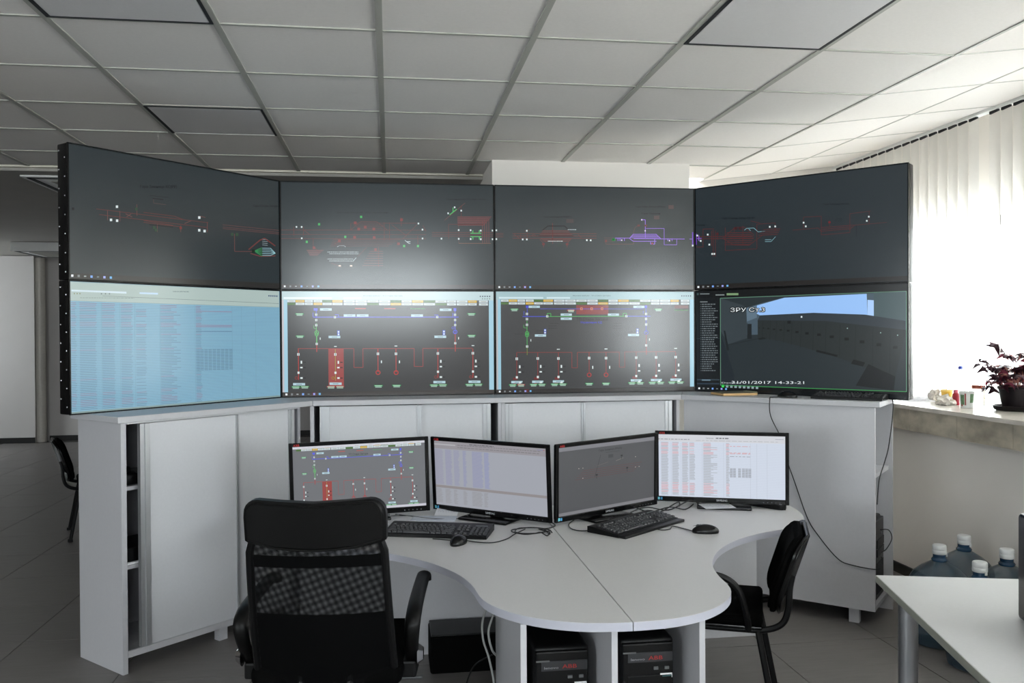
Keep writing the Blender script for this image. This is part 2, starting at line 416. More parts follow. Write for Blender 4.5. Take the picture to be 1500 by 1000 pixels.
# ---- marble window ledge: top slab and facing slabs
ledge = struct(B('trim_1', M_marbletop, None, (2.995, -3.5, 1.043, 3.66, 6.45, 1.065)))
ys = [6.43 - 0.4285 * k for k in range(9)]
for a, b in zip(ys[1:], ys): B('marble_slab', M_marble, ledge, (3.03, a + 0.0015, 0.913, 3.13, b - 0.0015, 1.043))
B('marble_slab', M_marble, ledge, (3.03, -3.5, 0.913, 3.13, ys[-1] - 0.0015, 1.043))
B('ledge_core', M_wall, ledge, (3.13, -3.5, 0.913, 3.66, 6.45, 1.043))

# ================================================================== ceiling fittings
def ceiling_light(c, r, label, tilt):
    t = thing('ceiling_light', label, 'ceiling light', (CX0 + 0.6 * c + 0.3, CY0 + CR * r + 0.305, ZC), 0, 'ceiling light panels')
    B('housing', M_dark, t, (-0.292, -0.297, 0.002, 0.292, 0.297, 0.0105))
    bm = newbm(); box(bm, -0.276, -0.282, -0.006, 0.279, 0.285, 0.001, 0.002, M=T(0, 0, 0, 0, R(tilt)))
    obj('diffuser', bm, M_diff, t)
    for q in ((-0.292, -0.297, -0.0065, -0.277, 0.297, 0.003), (0.280, -0.297, -0.0065, 0.292, 0.297, 0.003)) + (((-0.277, -0.297, -0.0065, 0.280, -0.284, 0.003),) if r == 2 else ((-0.277, 0.286, -0.0065, 0.280, 0.297, 0.003),)): B('shadow_gap', M_dark, t, q)
    if r == 2: B('rim', M_white, t, (-0.277, 0.287, -0.007, 0.280, 0.293, 0.004))
ceiling_light(-2, -1, 'unlit square ceiling light panel at the top left edge of the picture', 0.15)
ceiling_light(-2, 2, 'unlit square ceiling light panel just above the left display screen', 0.15)
ceiling_light(2, -1, 'unlit square ceiling light panel at the top right, largest of the three', 0.15)

def cassette(x, y, z, size, label, drop):
    t = thing('air_conditioner', label, 'air conditioner', (x, y, z), 0, 'ceiling cassette air conditioners')
    s = size / 2
    bm = newbm(); box(bm, -s, -s, -drop, s, s, 0.0, 0.012, seg=2); obj('panel', bm, M_white, t, True)
    q = s - 0.035; k = 0.035
    B('air_slot', M_dark, t, (-q, -q, -drop - 0.004, q, -q + k, -drop + 0.001), (-q, q - k, -drop - 0.004, q, q, -drop + 0.001), (-q, -q, -drop - 0.004, -q + k, q, -drop + 0.001), (q - k, -q, -drop - 0.004, q, q, -drop + 0.001))
    q2 = q - 0.12
    B('grille', mat('grille_grey', (150, 148, 140), 0.6), t, (-q2, -q2, -drop - 0.006, q2, q2, -drop))
cassette(-2.14, 6.93, ZC - 0.03, 0.86, 'white ceiling air conditioner cassette with black slot behind the left display', 0.012)
cassette(-4.05, 11.55, ZC - 0.03, 0.9, 'flat ceiling air conditioner unit far back near the far wall', 0.11)

# ================================================================== vertical blinds
def blind(y0, y1, label):
    t = thing('vertical_blind', label, 'blind', (3.5, y0, 0), 0, 'vertical window blinds')
    L = y1 - y0; zt = 2.795
    B('head_rail', M_white, t, (-0.026, 0.0, zt - 0.012, 0.026, L, zt + 0.034), bev=0.004)
    n = int(L / 0.0985)
    bm = newbm()
    for k in range(n):
        yc = 0.05 + k * 0.0985
        box(bm, -0.008, yc - 0.036, zt - 0.028, 0.004, yc + 0.036, zt - 0.012)
    o = obj('carrier_clips', bm, M_dark, t); o['kind'] = 'stuff'
    first = None
    for k in range(n):
        yc = 0.05 + k * 0.0985
        if first is None:
            bm = newbm(); a = R(9)
            def fn(u, v):
                s = (u - 0.5) * 0.118; bow = 0.004 * (1 - (2 * u - 1) ** 2)
                return Vector((-bow * 1.0 + s * math.sin(a), s * math.cos(a), 1.085 + v * (zt - 0.027 - 1.085)))
            grid(bm, fn, 4, 1); o = first = obj('slat', bm, M_slat, t, True)
        else:
            o = first.copy(); C.objects.link(o)
        o.location = (0, yc, 0)
    bm = newbm(); tube(bm, [(-0.012, 0.02, 1.088), (-0.012, L - 0.02, 1.088)], 0.002, 4); obj('bead_chain', bm, M_white, t)
blind(3.08, 4.75, 'white vertical slat blind at the right edge of the picture, behind the plant')
blind(1.36, 3.02, 'unseen white vertical slat blind added to dim the window beside the table')  # this blind and the next are added out of view to weaken window light
blind(-0.32, 1.33, 'unseen white vertical slat blind added to dim the window level with the camera')
blind(4.74, 6.44, 'white vertical slat blind beside the right display, in the window corner')

# ================================================================== cabinets and worktops
PA, PB, PCc, PD = (-1.174, 3.961), (-0.412, 4.728), (1.64, 4.735), (2.427, 4.027)
AL = math.atan2(PB[1] - PA[1], PB[0] - PA[0]); AR = math.atan2(PD[1] - PCc[1], PD[0] - PCc[0])
DEP = 0.42
nL = (-math.sin(AL), math.cos(AL)); nR = (-math.sin(AR), math.cos(AR))
def mit(p, n, d=DEP):
    s = (n[0], n[1] + 1); k = 1 + n[1]; return (p[0] + d * s[0] / k, p[1] + d * s[1] / k)
LA2 = (PA[0] + nL[0] * DEP, PA[1] + nL[1] * DEP); LB2 = mit(PB, nL); RC2 = mit(PCc, nR); RD2 = (PD[0] + nR[0] * DEP, PD[1] + nR[1] * DEP)
ZW = 1.144; TH = 0.028
def worktop(poly, label):
    cx = sum(p[0] for p in poly) / 4; cy = sum(p[1] for p in poly) / 4
    bm = newbm(); prism(bm, [(x - cx, y - cy) for x, y in poly], -TH, 0)
    bmesh.ops.bevel(bm, geom=bm.edges[:], offset=0.0018, segments=1, affect='EDGES')
    o = obj('worktop', bm, M_lam); o.location = (cx, cy, ZW); tag(o, label, 'worktop', 'cabinet worktops')
g = 0.0012
worktop([PA, (PB[0] - g, PB[1]), (LB2[0] - g, LB2[1]), LA2], 'grey worktop under the left display with the blue table')
worktop([(PB[0] + g, PB[1]), (PCc[0] - g, PCc[1]), (RC2[0] - g, RC2[1]), (LB2[0] + g, LB2[1])], 'long grey worktop under the two middle displays')
worktop([(PCc[0] + g, PCc[1]), PD, RD2, (RC2[0] + g, RC2[1])], 'grey worktop under the right display, with keyboard and mouse on it')
ZU = ZW - TH                                     # underside of the worktop

def sliding_door(t, s0, s1, d0, hL, hR, z0=0.100, z1=1.103, name='door'):
    d = B(name, M_door, t, (s0, d0, z0, s1, d0 + 0.016, z1))
    for a, b in ([(s0, s0 + hL)] if hL else []) + ([(s1 - hR, s1)] if hR else []):
        B('handle_profile', M_alu, d, (a, d0 - 0.006, z0, a + (b - a) * 0.22, d0 + 0.018, z1), (a + (b - a) * 0.22, d0 - 0.001, z0, a + (b - a) * 0.50, d0 + 0.002, z1), (a + (b - a) * 0.50, d0 - 0.007, z0, b, d0 + 0.004, z1))
    return d
# --- left cabinet
t = thing('storage_cabinet', 'tall grey cabinet at the left with a half open sliding door', 'cabinet', (PA[0], PA[1], 0), AL, 'display wall cabinets')
B('side_panel', M_lam, t, (0.028, 0.03, 0, 0.053, 0.405, ZU), bev=0.001)
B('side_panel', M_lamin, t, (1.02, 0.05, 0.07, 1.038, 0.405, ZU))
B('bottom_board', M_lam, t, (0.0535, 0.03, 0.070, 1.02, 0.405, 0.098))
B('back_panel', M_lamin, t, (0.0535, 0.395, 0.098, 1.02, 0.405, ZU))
for zz in (0.802, 0.447): B('shelf', M_lam, t, (0.0535, 0.085, zz, 1.019, 0.394, zz + 0.018))
B('door_track', M_alu, t, (0.0535, 0.034, 0.098, 1.02, 0.075, 0.1005)); B('door_track', M_alu, t, (0.0535, 0.034, ZU - 0.01, 1.02, 0.075, ZU))
sliding_door(t, 0.118, 0.640, 0.036, 0.047, 0.016)
sliding_door(t, 0.615, 1.0, 0.058, 0.02, 0.037)
for s in (0.537, 0.97): B('leg', M_lam, t, (s, 0.06, 0, s + 0.046, 0.10, 0.07))
def in_left(s, d, z):
    return (PA[0] + s * math.cos(AL) + d * nL[0], PA[1] + s * math.sin(AL) + d * nL[1], z)
t = thing('desk_phone', 'black lumpy device on the upper shelf of the half open cabinet', 'device', in_left(0.16, 0.2, 0.82), AL)
B('body', M_blk, t, (-0.09, -0.09, 0, 0.10, 0.09, 0.05), bev=0.012, sm=True); B('handset', M_blkgl, t, (-0.085, -0.08, 0.05, -0.03, 0.08, 0.085), bev=0.014, sm=True)
B('keypad', M_key, t, (0.0, -0.06, 0.045, 0.08, 0.05, 0.056), bev=0.003)
t = thing('document_box', 'black box with papers on the lower shelf of the half open cabinet', 'box', in_left(0.18, 0.21, 0.465), AL)
B('body', M_blk, t, (-0.10, -0.11, 0.01, 0.10, 0.12, 0.075), bev=0.004); B('paper_sheet', M_paper, t, (-0.105, -0.118, 0, 0.105, 0.11, 0.009))
# --- middle cabinets
def mid_cab(x0, x1, label, doors):
    t = thing('storage_cabinet', label, 'cabinet', (PB[0], PB[1] + 0.0, 0), 0, 'display wall cabinets')
    B('side_panel', M_lam, t, (x0, 0.03, 0.0, x0 + 0.02, 0.40, ZU)); B('side_panel', M_lam, t, (x1 - 0.018, 0.03, 0.0, x1, 0.40, ZU))
    B('bottom_board', M_lam, t, (x0 + 0.0205, 0.03, 0.07, x1 - 0.0185, 0.40, 0.098))
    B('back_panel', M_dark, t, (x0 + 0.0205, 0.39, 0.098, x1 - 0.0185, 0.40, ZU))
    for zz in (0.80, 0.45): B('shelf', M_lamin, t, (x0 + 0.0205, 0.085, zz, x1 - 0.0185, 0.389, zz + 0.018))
    for dd in doors: sliding_door(t, *dd)
mid_cab(-0.016, 1.0215, 'grey sliding door cabinet in the middle, behind the two left desk monitors', [(0.034, 0.580, 0.036, 0.05, 0.022, 0.10, 1.109), (0.557, 0.965, 0.058, 0.022, 0.043, 0.10, 1.109)])
mid_cab(1.0225, 2.049, 'grey sliding door cabinet in the middle, behind the two right desk monitors', [(1.044, 1.50, 0.036, 0.042, 0.024, 0.10, 1.109), (1.474, 2.012, 0.058, 0.022, 0.04, 0.10, 1.109)])
# --- right cabinet, open at its end
t = thing('storage_cabinet', 'grey closed-front cabinet at the right with an open end', 'cabinet', (PCc[0], PCc[1], 0), AR, 'display wall cabinets')
B('front_panel', M_lam, t, (0.008, 0.018, 0.08, 1.032, 0.036, ZU)); B('back_panel', M_lam, t, (0.23, 0.375, 0.0, 1.05, 0.393, ZU))
B('bottom_board', M_lam, t, (0.25, 0.0365, 0.08, 1.03, 0.3745, 0.10)); B('shelf', M_lam, t, (0.25, 0.0365, 0.755, 1.03, 0.3745, 0.775))
B('divider', M_lamin, t, (0.46, 0.0365, 0.10, 0.478, 0.3745, 0.755))
for s in (0.15, 0.898): B('leg', M_lam, t, (s, 0.05, 0, s + 0.05, 0.09, 0.08))
def in_right(s, d, z): return (PCc[0] + s * math.cos(AR) + d * nR[0], PCc[1] + s * math.sin(AR) + d * nR[1], z)

# ---- computer towers
def tower(label, loc, rz, w, dp, h, group, style):
    t = thing('computer_tower', label, 'computer', loc, rz, group)
    bm = newbm(); box(bm, -w / 2, 0.0, 0.0, w / 2, dp, h, 0.012, seg=3); obj('case', bm, M_blk, t, True)
    B('foot', M_blk, t, (-w / 2 + 0.01, 0.03, -0.0, -w / 2 + 0.03, dp - 0.03, 0.004))
    fp = B('front_panel', M_blkbez, t, (-w / 2 + 0.006, -0.014, 0.012, w / 2 - 0.006, 0.004, h - 0.012), bev=0.004)
    for za, zb in ((0.155, 0.112), (0.20, 0.16)): B('drive_bay', M_blk, t, (-w / 2 + 0.02, -0.018, h - za, w / 2 - 0.012, -0.010, h - zb), bev=0.002)
    for q in (0.10, 0.30): B('port', mat('port_metal', (120, 122, 124), 0.4, metal=0.6), t, (w * q, -0.0185, h - 0.095, w * q + 0.014, -0.012, h - 0.086))
    B('vent_grille', M_dark, t, (-w / 2 + 0.02, -0.0165, 0.04, w / 2 - 0.02, -0.012, h - 0.23))
    if style:
        G = Gfx(w - 0.02, h); G.conv = lambda x, y: (x, y)
        st = B('sticker', M_paper, t, (w * 0.22, -0.0172, h - 0.122, w * 0.44, -0.0142, h - 0.108))
        bd = B('badge_plate', mat('dark_grey_plastic', (46, 47, 50), 0.4), t, (-w / 2 + 0.022, -0.0165, h - 0.070, w / 2 - 0.008, -0.0135, h - 0.040))
        G = Gfx(w, h, lambda x, y: (x / 100, y / (h / w * 100)))
        yb = 100 * 0.063 / w
        G.text('lenovo', 17, yb, 4.2, (150, 152, 155), 26); G.text('ABB', 50, yb, 7.0, (170, 48, 44), 26)
        G.text('ThinkStation', 48, 100 * (h - 0.06) / w, 3.0, (110, 112, 115), 30)
        G.rect(3, 100 * 0.036 / w, 27, 100 * 0.041 / w, (96, 98, 98)); G.rect(75, 100 * 0.1135 / w, 91, 100 * 0.1165 / w, (60, 110, 110), 20)
        o = G.build('lettering', M_print, fp); o['kind'] = 'stuff'; o.location = (0, -0.0172, 0)
    return t
tower('black computer tower in the open end of the right cabinet', in_right(1.005, 0.205, 0.10), AR + R(90), 0.20, 0.30, 0.43, None, False)

# ================================================================== the display wall
PW = 1.215
P2 = Vector((0.6061, 5.0058)); P1 = P2 - Vector((PW, 0)); P3 = P2 + Vector((PW, 0))
aL, aR = 0.838, -0.8318
P0 = P1 - PW * Vector((math.cos(aL), math.sin(aL))); P4 = P3 + PW * Vector((math.cos(aR), math.sin(aR)))
ZB, ZS, ZT = ZW, 1.7515, 2.3663
RED = (98, 47, 44); GRN = (70, 190, 100); WHT = (215, 225, 225); BLUE = (70, 78, 215); PUR = (140, 100, 215); CYN = (150, 195, 205); BLK = (3, 5, 6); DGR = (42, 70, 48)
def panel(A, Bp, z0, z1, base, label, draw, conv, screws=False):
    mid = (A + Bp) / 2; d = Bp - A; ang = math.atan2(d.y, d.x)
    W = PW - 0.003; H = z1 - z0 - 0.002
    t = thing('display_panel', label, 'display screen', (mid.x, mid.y, z0), ang, 'display wall screens')
    bm = newbm(); box(bm, -W / 2, 0.003, 0.0, W / 2, 0.085, H, 0.006, seg=2); obj('housing', bm, M_blkbez, t, True)
    b = 0.006; q = W / 2
    B('bezel', M_blkgl, t, (-q, -0.004, 0, -q + b, 0.006, H), (q - b, -0.004, 0, q, 0.006, H), (-q + b, -0.004, 0, q - b, 0.006, b), (-q + b, -0.004, H - b, q - b, 0.006, H))
    sw, sh = W - 2 * b, H - 2 * b
    S = Gfx(sw, sh); S.rect(0, 0, 1, 1, base, -1)
    scr = S.build('screen', M_scr, t); scr.location = (0, 0.0, b)
    G = Gfx(sw, sh, conv); draw(G); gr = G.build('display_graphics', M_scr, scr); gr['kind'] = 'stuff'
    if screws:
        bm = newbm()
        for k in range(7):
            for yy, off in ((0.022, 0.0), (0.070, 0.035)):
                z = 0.035 + off + k * (H - 0.10) / 6
                lathe(bm, [(0, 0), (0.0035, 0), (0.0028, 0.002), (0, 0.002)], 6, 0, 0, 0)
                vs_ = bm.verts[-14:] if False else None
                bm.verts.ensure_lookup_table()
                new = [v for v in bm.verts if v.tag is False]
                bmesh.ops.transform(bm, matrix=Matrix.Translation((-q, yy, z)) @ Matrix.Rotation(R(-90), 4, 'Y'), verts=new)
                for v in new: v.tag = True
        o = obj('screws', bm, M_screw, t); o['kind'] = 'stuff'
    return t
def taskbar(G, x0, x1, y0, y1, slope0, slope1, col, first, step, n=7, s=6):
    """strip along the bottom with small icons; y given at left (slope0) and right (slope1) ends"""
    G.poly(((x0, slope0), (x1, slope1), (x1, slope1 + y1), (x0, slope0 + y1)), col, 1)
    pal = [(235, 240, 245), (120, 125, 128), (165, 170, 172), (120, 165, 235), (110, 125, 130), (150, 160, 230), (110, 175, 225)]
    for k in range(n):
        x = first + step * k; t = (x - x0) / (x1 - x0); yc = slope0 + (slope1 - slope0) * t + y1 * 0.5
        G.rect(x - s, yc - s * (1.0 if k not in (2, 4) else 0.5), x + s, yc + s * (1.0 if k not in (2, 4) else 0.5), pal[k], 3)
def sw(G, x, y, s=5, c=WHT): G.rect(x - s, y - s * 1.1, x + s, y + s * 1.1, c, 4)
def dashes(G, x0, x1, y, h, col, rnd, lay=3, mean=14):
    x = x0
    while x < x1:
        w = rnd.uniform(0.5, 1.6) * mean; G.rect(x, y - h, min(x + w, x1), y, col, lay); x += w + mean * 0.35
BASE_U = (38, 46, 49)

def U1(G):
    taskbar(G, 357, 1460, 0, 28, 710, 757, (38, 36, 34), 370, 34, 7, 6)
    G.text('Гара Зимница КС(РР)', 733, 258, 15, BLK, 195); G.text('Гара Стара Загора', 1325, 355, 11, (6, 8, 9), 135)
    G.line(785, 298, 885, 308, (10, 12, 13), 2); G.line(800, 313, 855, 319, BLK, 4); G.path([(803, 318), (803, 338), (868, 346)], (84, 62, 62), 3)
    for a, b, c, d in ((500, 370, 1090, 440), (515, 400, 1085, 465), (750, 387, 910, 406), (750, 430, 905, 455), (750, 440, 945, 462), (910, 406, 960, 424)): G.line(a, b, c, d, RED, 3)
    for a, b, c, d in ((560, 375, 560, 430), (625, 380, 625, 435), (715, 345, 715, 405), (685, 395, 660, 412), (655, 395, 690, 412), (945, 455, 945, 490), (1085, 435, 1085, 490), (1040, 405, 1075, 412), (822, 450, 822, 490), (1000, 430, 965, 445)): G.line(a, b, c, d, (110, 64, 62), 3)
    for x, y in ((610, 358), (578, 428), (610, 432), (1043, 413), (1042, 480), (1070, 484)): sw(G, x, y, 6)
    for x, y in ((712, 370), (805, 467), (815, 480)): sw(G, x, y, 7, DGR)
    sw(G, 945, 468, 6, (120, 40, 38)); G.line(780, 452, 905, 464, BLK, 4); sw(G, 378, 370, 6, BLK)
    G.path([(835, 497), (858, 499), (858, 511), (835, 509), (835, 497)], (44, 54, 52), 2)
    for a, b, c, d in ((1165, 450, 1460, 478), (1165, 470, 1460, 497), (1165, 462, 1460, 489)): G.line(a, b, c, d, (92, 58, 58), 3)
    G.path([(1227, 497), (1227, 590), (1320, 590)], (104, 62, 60), 3); sw(G, 1215, 500, 7, DGR); sw(G, 1240, 501, 7, DGR); sw(G, 1325, 588, 8, (16, 34, 20))
    for k in range(5):
        y = 572 + 9.5 * k; G.path([(1330, 587), (1365, y), (1372, y)], (50, 130, 78), 4)
        G.path([(1372, y), (1415, y), (1440, 598)], CYN, 2.4)
    for k in range(4): G.line(1372, 525 + k * 10, 1400, 527 + k * 10, (150, 165, 170), 2)
    G.path([(1300, 580), (1360, 530), (1385, 520), (1440, 560)], (105, 52, 50), 6, 2); G.path([(1310, 600), (1360, 615), (1440, 612)], (112, 58, 54), 4)
panel(P0, P1, ZS, ZT, BASE_U, 'upper left dark display screen showing a faint red track diagram', U1, crop(357, 1460, 25, 222, 738, 785), True)

def U2(G):
    taskbar(G, 45, 1470, 0, 26, 800, 800, (52, 46, 47), 65, 38, 7, 6)
    G.text('Гара Стара Загора 620 - Пост Локомотивно', 415, 318, 9, (6, 8, 8), 355); G.text('Подстанция 620 ТП Стара Загора', 1160, 228, 9, (5, 7, 8), 265)
    for y in (432, 462, 490): G.line(45, y, 1020, y, RED, 3)
    for k in range(5): G.line(395 - 5 * k, 495 + 11 * k, 850 - 20 * k, 495 + 11 * k, RED, 2.5)
    for k in range(4): G.line(520 + 14 * k, 385 + 12 * k, 740 - 4 * k, 385 + 12 * k, RED, 2.5)
    for a, b, c, d in ((515, 385, 515, 430), (515, 430, 580, 375), (580, 375, 690, 375), (690, 375, 760, 430), (740, 385, 960, 385), (790, 395, 885, 465), (960, 395, 860, 495), (855, 345, 855, 405), (965, 470, 965, 530), (260, 485, 260, 540), (260, 540, 300, 580), (400, 530, 440, 500), (130, 410, 130, 470), (195, 410, 195, 470), (195, 430, 240, 465), (620, 550, 560, 610), (700, 545, 700, 680), (1000, 400, 1020, 440), (380, 655, 450, 680), (740, 380, 740, 500), (775, 380, 775, 500)): G.line(a, b, c, d, RED, 3)
    for k in range(6): G.line(215 + k * 4, 568 + 7 * k, 330 - 8 * k, 568 + 7 * k, (122, 70, 70), 3)
    for k in range(7): G.line(640 - 8 * k, 575 + 16 * k, 730, 575 + 16 * k, (122, 68, 68), 2.5)
    for x, y in ((545, 383), (568, 425), (612, 412), (670, 425), (540, 480), (672, 482), (437, 505), (835, 524), (680, 563), (857, 362), (265, 552)): G.rect(x - 9, y - 9, x + 9, y + 9, (120, 46, 46), 3)
    for x, y in ((148, 411), (183, 411), (183, 488), (970, 387), (997, 428), (997, 488), (1258, 300), (1240, 431), (1240, 490), (1124, 489), (1467, 434), (1467, 492), (1214, 278), (1170, 318)): sw(G, x, y, 5)
    for x, y in ((585, 343), (301, 393), (217, 512), (477, 478), (873, 539), (966, 539)): sw(G, x, y, 7, (60, 170, 84))
    for y in (582, 594, 629, 642): dashes(G, 355 if y in (582, 629) else 368, 568 if y < 600 else 532, y, 3, (205, 220, 222), random.Random(int(y)), 4, 8)
    G.line(530, 640, 550, 618, (190, 205, 208), 3); G.path([(422, 545), (435, 538), (470, 538), (478, 546)], (190, 205, 208), 3); G.path([(878, 500), (905, 522), (915, 522)], (195, 210, 212), 3); G.line(890, 510, 915, 510, (195, 210, 212), 4)
    for x in (438, 515): G.rect(x - 8, 669, x + 8, 678, (235, 215, 200), 4)
    for y in (447, 460, 472): G.line(1060, y, 1475, y, RED, 3)
    G.line(1145, 365, 1285, 248, (110, 62, 60), 3); G.path([(1180, 328), (1228, 290)], GRN, 5); G.path([(1203, 310), (1203, 280)], GRN, 5)
    G.path([(1258, 265), (1258, 345)], RED, 3)
    for k in range(9): G.line(1232, 342 + 7 * k, 1460 - 6 * k, 342 + 7 * k, (122, 62, 62), 3.2)
    for k in range(4): G.line(1400 + 14 * k, 370 - 5 * k, 1400 + 14 * k, 520, (118, 66, 64), 3)
    G.path([(1172, 490), (1172, 392), (1405, 392)], RED, 3); G.path([(1240, 520), (1455, 520)], (118, 80, 62), 3); G.path([(1240, 400), (1240, 520)], (100, 66, 62), 2)
    for y in (452, 475): G.line(1318, y, 1392, y, GRN, 5)
    for x in (1335, 1378): G.line(x, 432, x, 452, GRN, 5); G.line(x, 475, x, 495, GRN, 5)
    for x, y in ((1320, 432), (1388, 434), (1320, 491), (1388, 492)): sw(G, x, y, 5)
panel(P1, P2, ZS, ZT, BASE_U, 'upper display second from the left, with the bright pinkish glare', U2, crop(45, 1470, 107, 133, 830, 828))

def U3(G):
    taskbar(G, 65, 1405, 0, 26, 803, 803, (42, 40, 38), 88, 35, 7, 6); G.rect(250, 804, 276, 826, (70, 34, 34), 2)
    G.text('Гара Калитиново РР(РР1)', 390, 348, 10, BLK, 190); G.text('Гара Нова Загора (РР620)', 1015, 280, 10, BLK, 200); G.text('Гара Кермен', 1055, 325, 9, BLK, 125)
    G.rect(545, 358, 595, 384, (64, 52, 54)); G.rect(1237, 265, 1272, 290, (74, 54, 56)); G.rect(1138, 335, 1175, 360, (70, 54, 56))
    for y in (455, 465, 478): G.line(65, y, 118, y, RED, 3)
    for y in (456, 472, 488): G.line(180, y, 750, y, RED, 3.4)
    for k in range(5): G.line(385 - 7 * k, 436 + 9 * k, 560 + 8 * k, 436 + 9 * k, RED, 4)
    for k in range(3): G.line(370 + 10 * k, 492 + 8 * k, 580 - 10 * k, 492 + 8 * k, RED, 4)
    G.path([(385, 432), (420, 405), (535, 405), (560, 432)], (4, 5, 6), 7); G.line(452, 385, 452, 525, RED, 4)
    for a, b, c, d in ((185, 455, 230, 490), (260, 440, 295, 430), (300, 475, 325, 460), (325, 460, 345, 475), (625, 460, 650, 490), (365, 495, 390, 520), (575, 495, 552, 520), (235, 455, 235, 490), (280, 440, 280, 490)): G.line(a, b, c, d, RED, 3)
    for x, y in ((277, 437), (249, 495), (277, 495), (684, 500), (710, 501), (70, 434), (70, 493)): sw(G, x, y, 5)
    for x in (390, 550): G.rect(x - 9, 519, x + 9, 534, (96, 34, 36), 3); G.line(x, 530, x, 548, RED, 4)
    for x in (428, 497): G.ring(x, 530, 9, (34, 58, 44), 3)
    dashes(G, 420, 520, 509, 4, (200, 210, 210), random.Random(3), 4, 7); dashes(G, 555, 612, 431, 3.5, (200, 210, 210), random.Random(4), 4, 7)
    for k in range(6): G.line(800, 482 + 6 * k, 865, 482 + 6 * k, (76, 56, 56), 2)
    G.path([(812, 510), (812, 526), (1000, 526), (1000, 450), (1010, 415), (1035, 400)], (90, 58, 56), 3); G.rect(808, 498, 820, 512, (104, 40, 42), 3)
    for x in (858, 870): G.line(864, 486, x, 505, (40, 150, 70), 7)
    G.rect(852, 488, 878, 503, (36, 96, 54), 2)
    G.line(875, 486, 972, 486, PUR, 4); G.line(1000, 490, 1345, 492, PUR, 4); G.line(1378, 492, 1400, 492, PUR, 3)
    for k in range(4): G.line(995 - 6 * k, 460 + 8 * k, 1150 + 10 * k, 460 + 8 * k, PUR, 3.5)
    G.path([(972, 488), (1000, 458)], PUR, 4); G.path([(972, 488), (998, 507), (1155, 507)], PUR, 4); G.path([(1150, 458), (1185, 490)], PUR, 4)
    G.path([(1080, 485), (1080, 363), (1055, 363)], PUR, 4); G.path([(1085, 421), (1207, 421), (1207, 531), (1292, 531), (1292, 492)], PUR, 3)
    for x in (895, 908, 938, 1232, 1260): G.path([(x, 488), (x, 505)], PUR, 4)
    G.path([(1143, 490), (1143, 526), (1115, 526), (1115, 512)], PUR, 4); G.rect(1120, 516, 1133, 528, (130, 40, 60), 4)
    for x, y in ((920, 500), (1079, 437), (1243, 503), (1056, 363)): sw(G, x, y, 4, (220, 205, 235))
    for x in (1035, 1083): G.rect(x - 9, 395, x + 9, 408, (88, 38, 40), 3)
    G.rect(1396, 446, 1403, 535, (110, 60, 190), 3); sw(G, 1399, 536, 5)
panel(P2, P3, ZS, ZT, BASE_U, 'upper display third from the left, with a small purple track diagram', U3, crop(65, 1405, 135, 160, 830, 830))

def U4(G):
    taskbar(G, 88, 1455, 0, 30, 820, 785, (30, 27, 26), 104, 31, 7, 6)
    for k, x in enumerate((1235, 1268, 1300, 1335, 1380, 1410, 1440)): G.rect(x - 12, 824 - k, x + 8, 829 - k, (86, 90, 92), 3)
    G.text('Гара Сливен Запад 620-701', 255, 396, 12, (2, 3, 4), 210); G.text('Гара Чумерна РР(620)', 905, 312, 10, (2, 4, 5), 170); G.text('Кермен', 90, 436, 9, (2, 4, 5), 55)
    R4 = (92, 38, 37)
    for y in (508, 522): G.line(92, y, 460, y, R4, 3.4)
    for k in range(7): G.line(300 - 7 * abs(k - 2), 485 + 13 * k, 440 + 6 * (3 - abs(k - 3)), 485 + 13 * k, R4, 3.4)
    for k in range(4): G.line(520 - 10 * k, 468 + 12 * k, 632 - 6 * k, 464 + 12 * k, R4, 3.4)
    for a, b, c, d in ((262, 520, 340, 450), (340, 450, 400, 450), (400, 450, 460, 500), (262, 520, 330, 565), (330, 565, 430, 568), (430, 568, 520, 500), (335, 450, 335, 480), (390, 440, 390, 560), (200, 455, 200, 640), (214, 470, 214, 640), (190, 470, 190, 570), (228, 480, 228, 530), (135, 458, 195, 458), (135, 458, 135, 575), (92, 575, 135, 575), (277, 450, 277, 600), (277, 600, 480, 592), (480, 592, 480, 432), (480, 432, 598, 425), (598, 425, 598, 480), (440, 410, 500, 425)): G.line(a, b, c, d, R4, 3)
    for x, y in ((165, 495), (175, 560), (193, 621), (207, 621), (563, 450), (598, 448), (98, 500), (120, 535)): sw(G, x, y, 5)
    for x in (345, 372): G.rect(x - 9, 448, x + 9, 466, (60, 22, 26), 3)
    G.rect(220, 484, 234, 498, (80, 24, 28), 3)
    G.path([(400, 470), (412, 458), (460, 456), (488, 482), (532, 478)], (130, 175, 185), 3); G.path([(428, 462), (440, 474)], (130, 175, 185), 3)
    for y in (546, 534): G.line(532, y, 572, y, (125, 165, 175), 3.5)
    G.line(572, 545, 600, 515, (125, 165, 175), 3); G.path([(92, 520), (125, 518)], PUR, 4); G.path([(108, 500), (108, 534)], PUR, 5); G.rect(90, 488, 95, 560, (100, 56, 170), 3)
    for a, b, c, d in ((710, 474, 875, 462), (780, 390, 780, 462), (780, 390, 895, 386), (895, 386, 895, 508), (895, 508, 1080, 495), (1080, 495, 1080, 372), (1080, 372, 1215, 356), (1205, 362, 1205, 438), (1100, 448, 1320, 432), (875, 462, 895, 485), (895, 484, 1080, 470), (895, 472, 1090, 458), (895, 460, 1100, 447), (1080, 474, 1110, 448), (948, 410, 948, 455)): G.line(a, b, c, d, R4, 3)
    for x, y in ((781, 426), (795, 450), (1203, 393), (1190, 420)): sw(G, x, y, 5)
    G.rect(940, 420, 956, 432, (110, 30, 34), 3); G.path([(990, 405), (1025, 403), (1022, 418), (988, 420), (990, 405)], (22, 30, 32), 3); G.line(1122, 450, 1122, 520, (22, 28, 40), 5)
panel(P3, P4, ZS, ZT, (34, 43, 48), 'upper right dark display screen in front of the bright blinds', U4, crop(88, 1455, 200, 48, 850, 818))

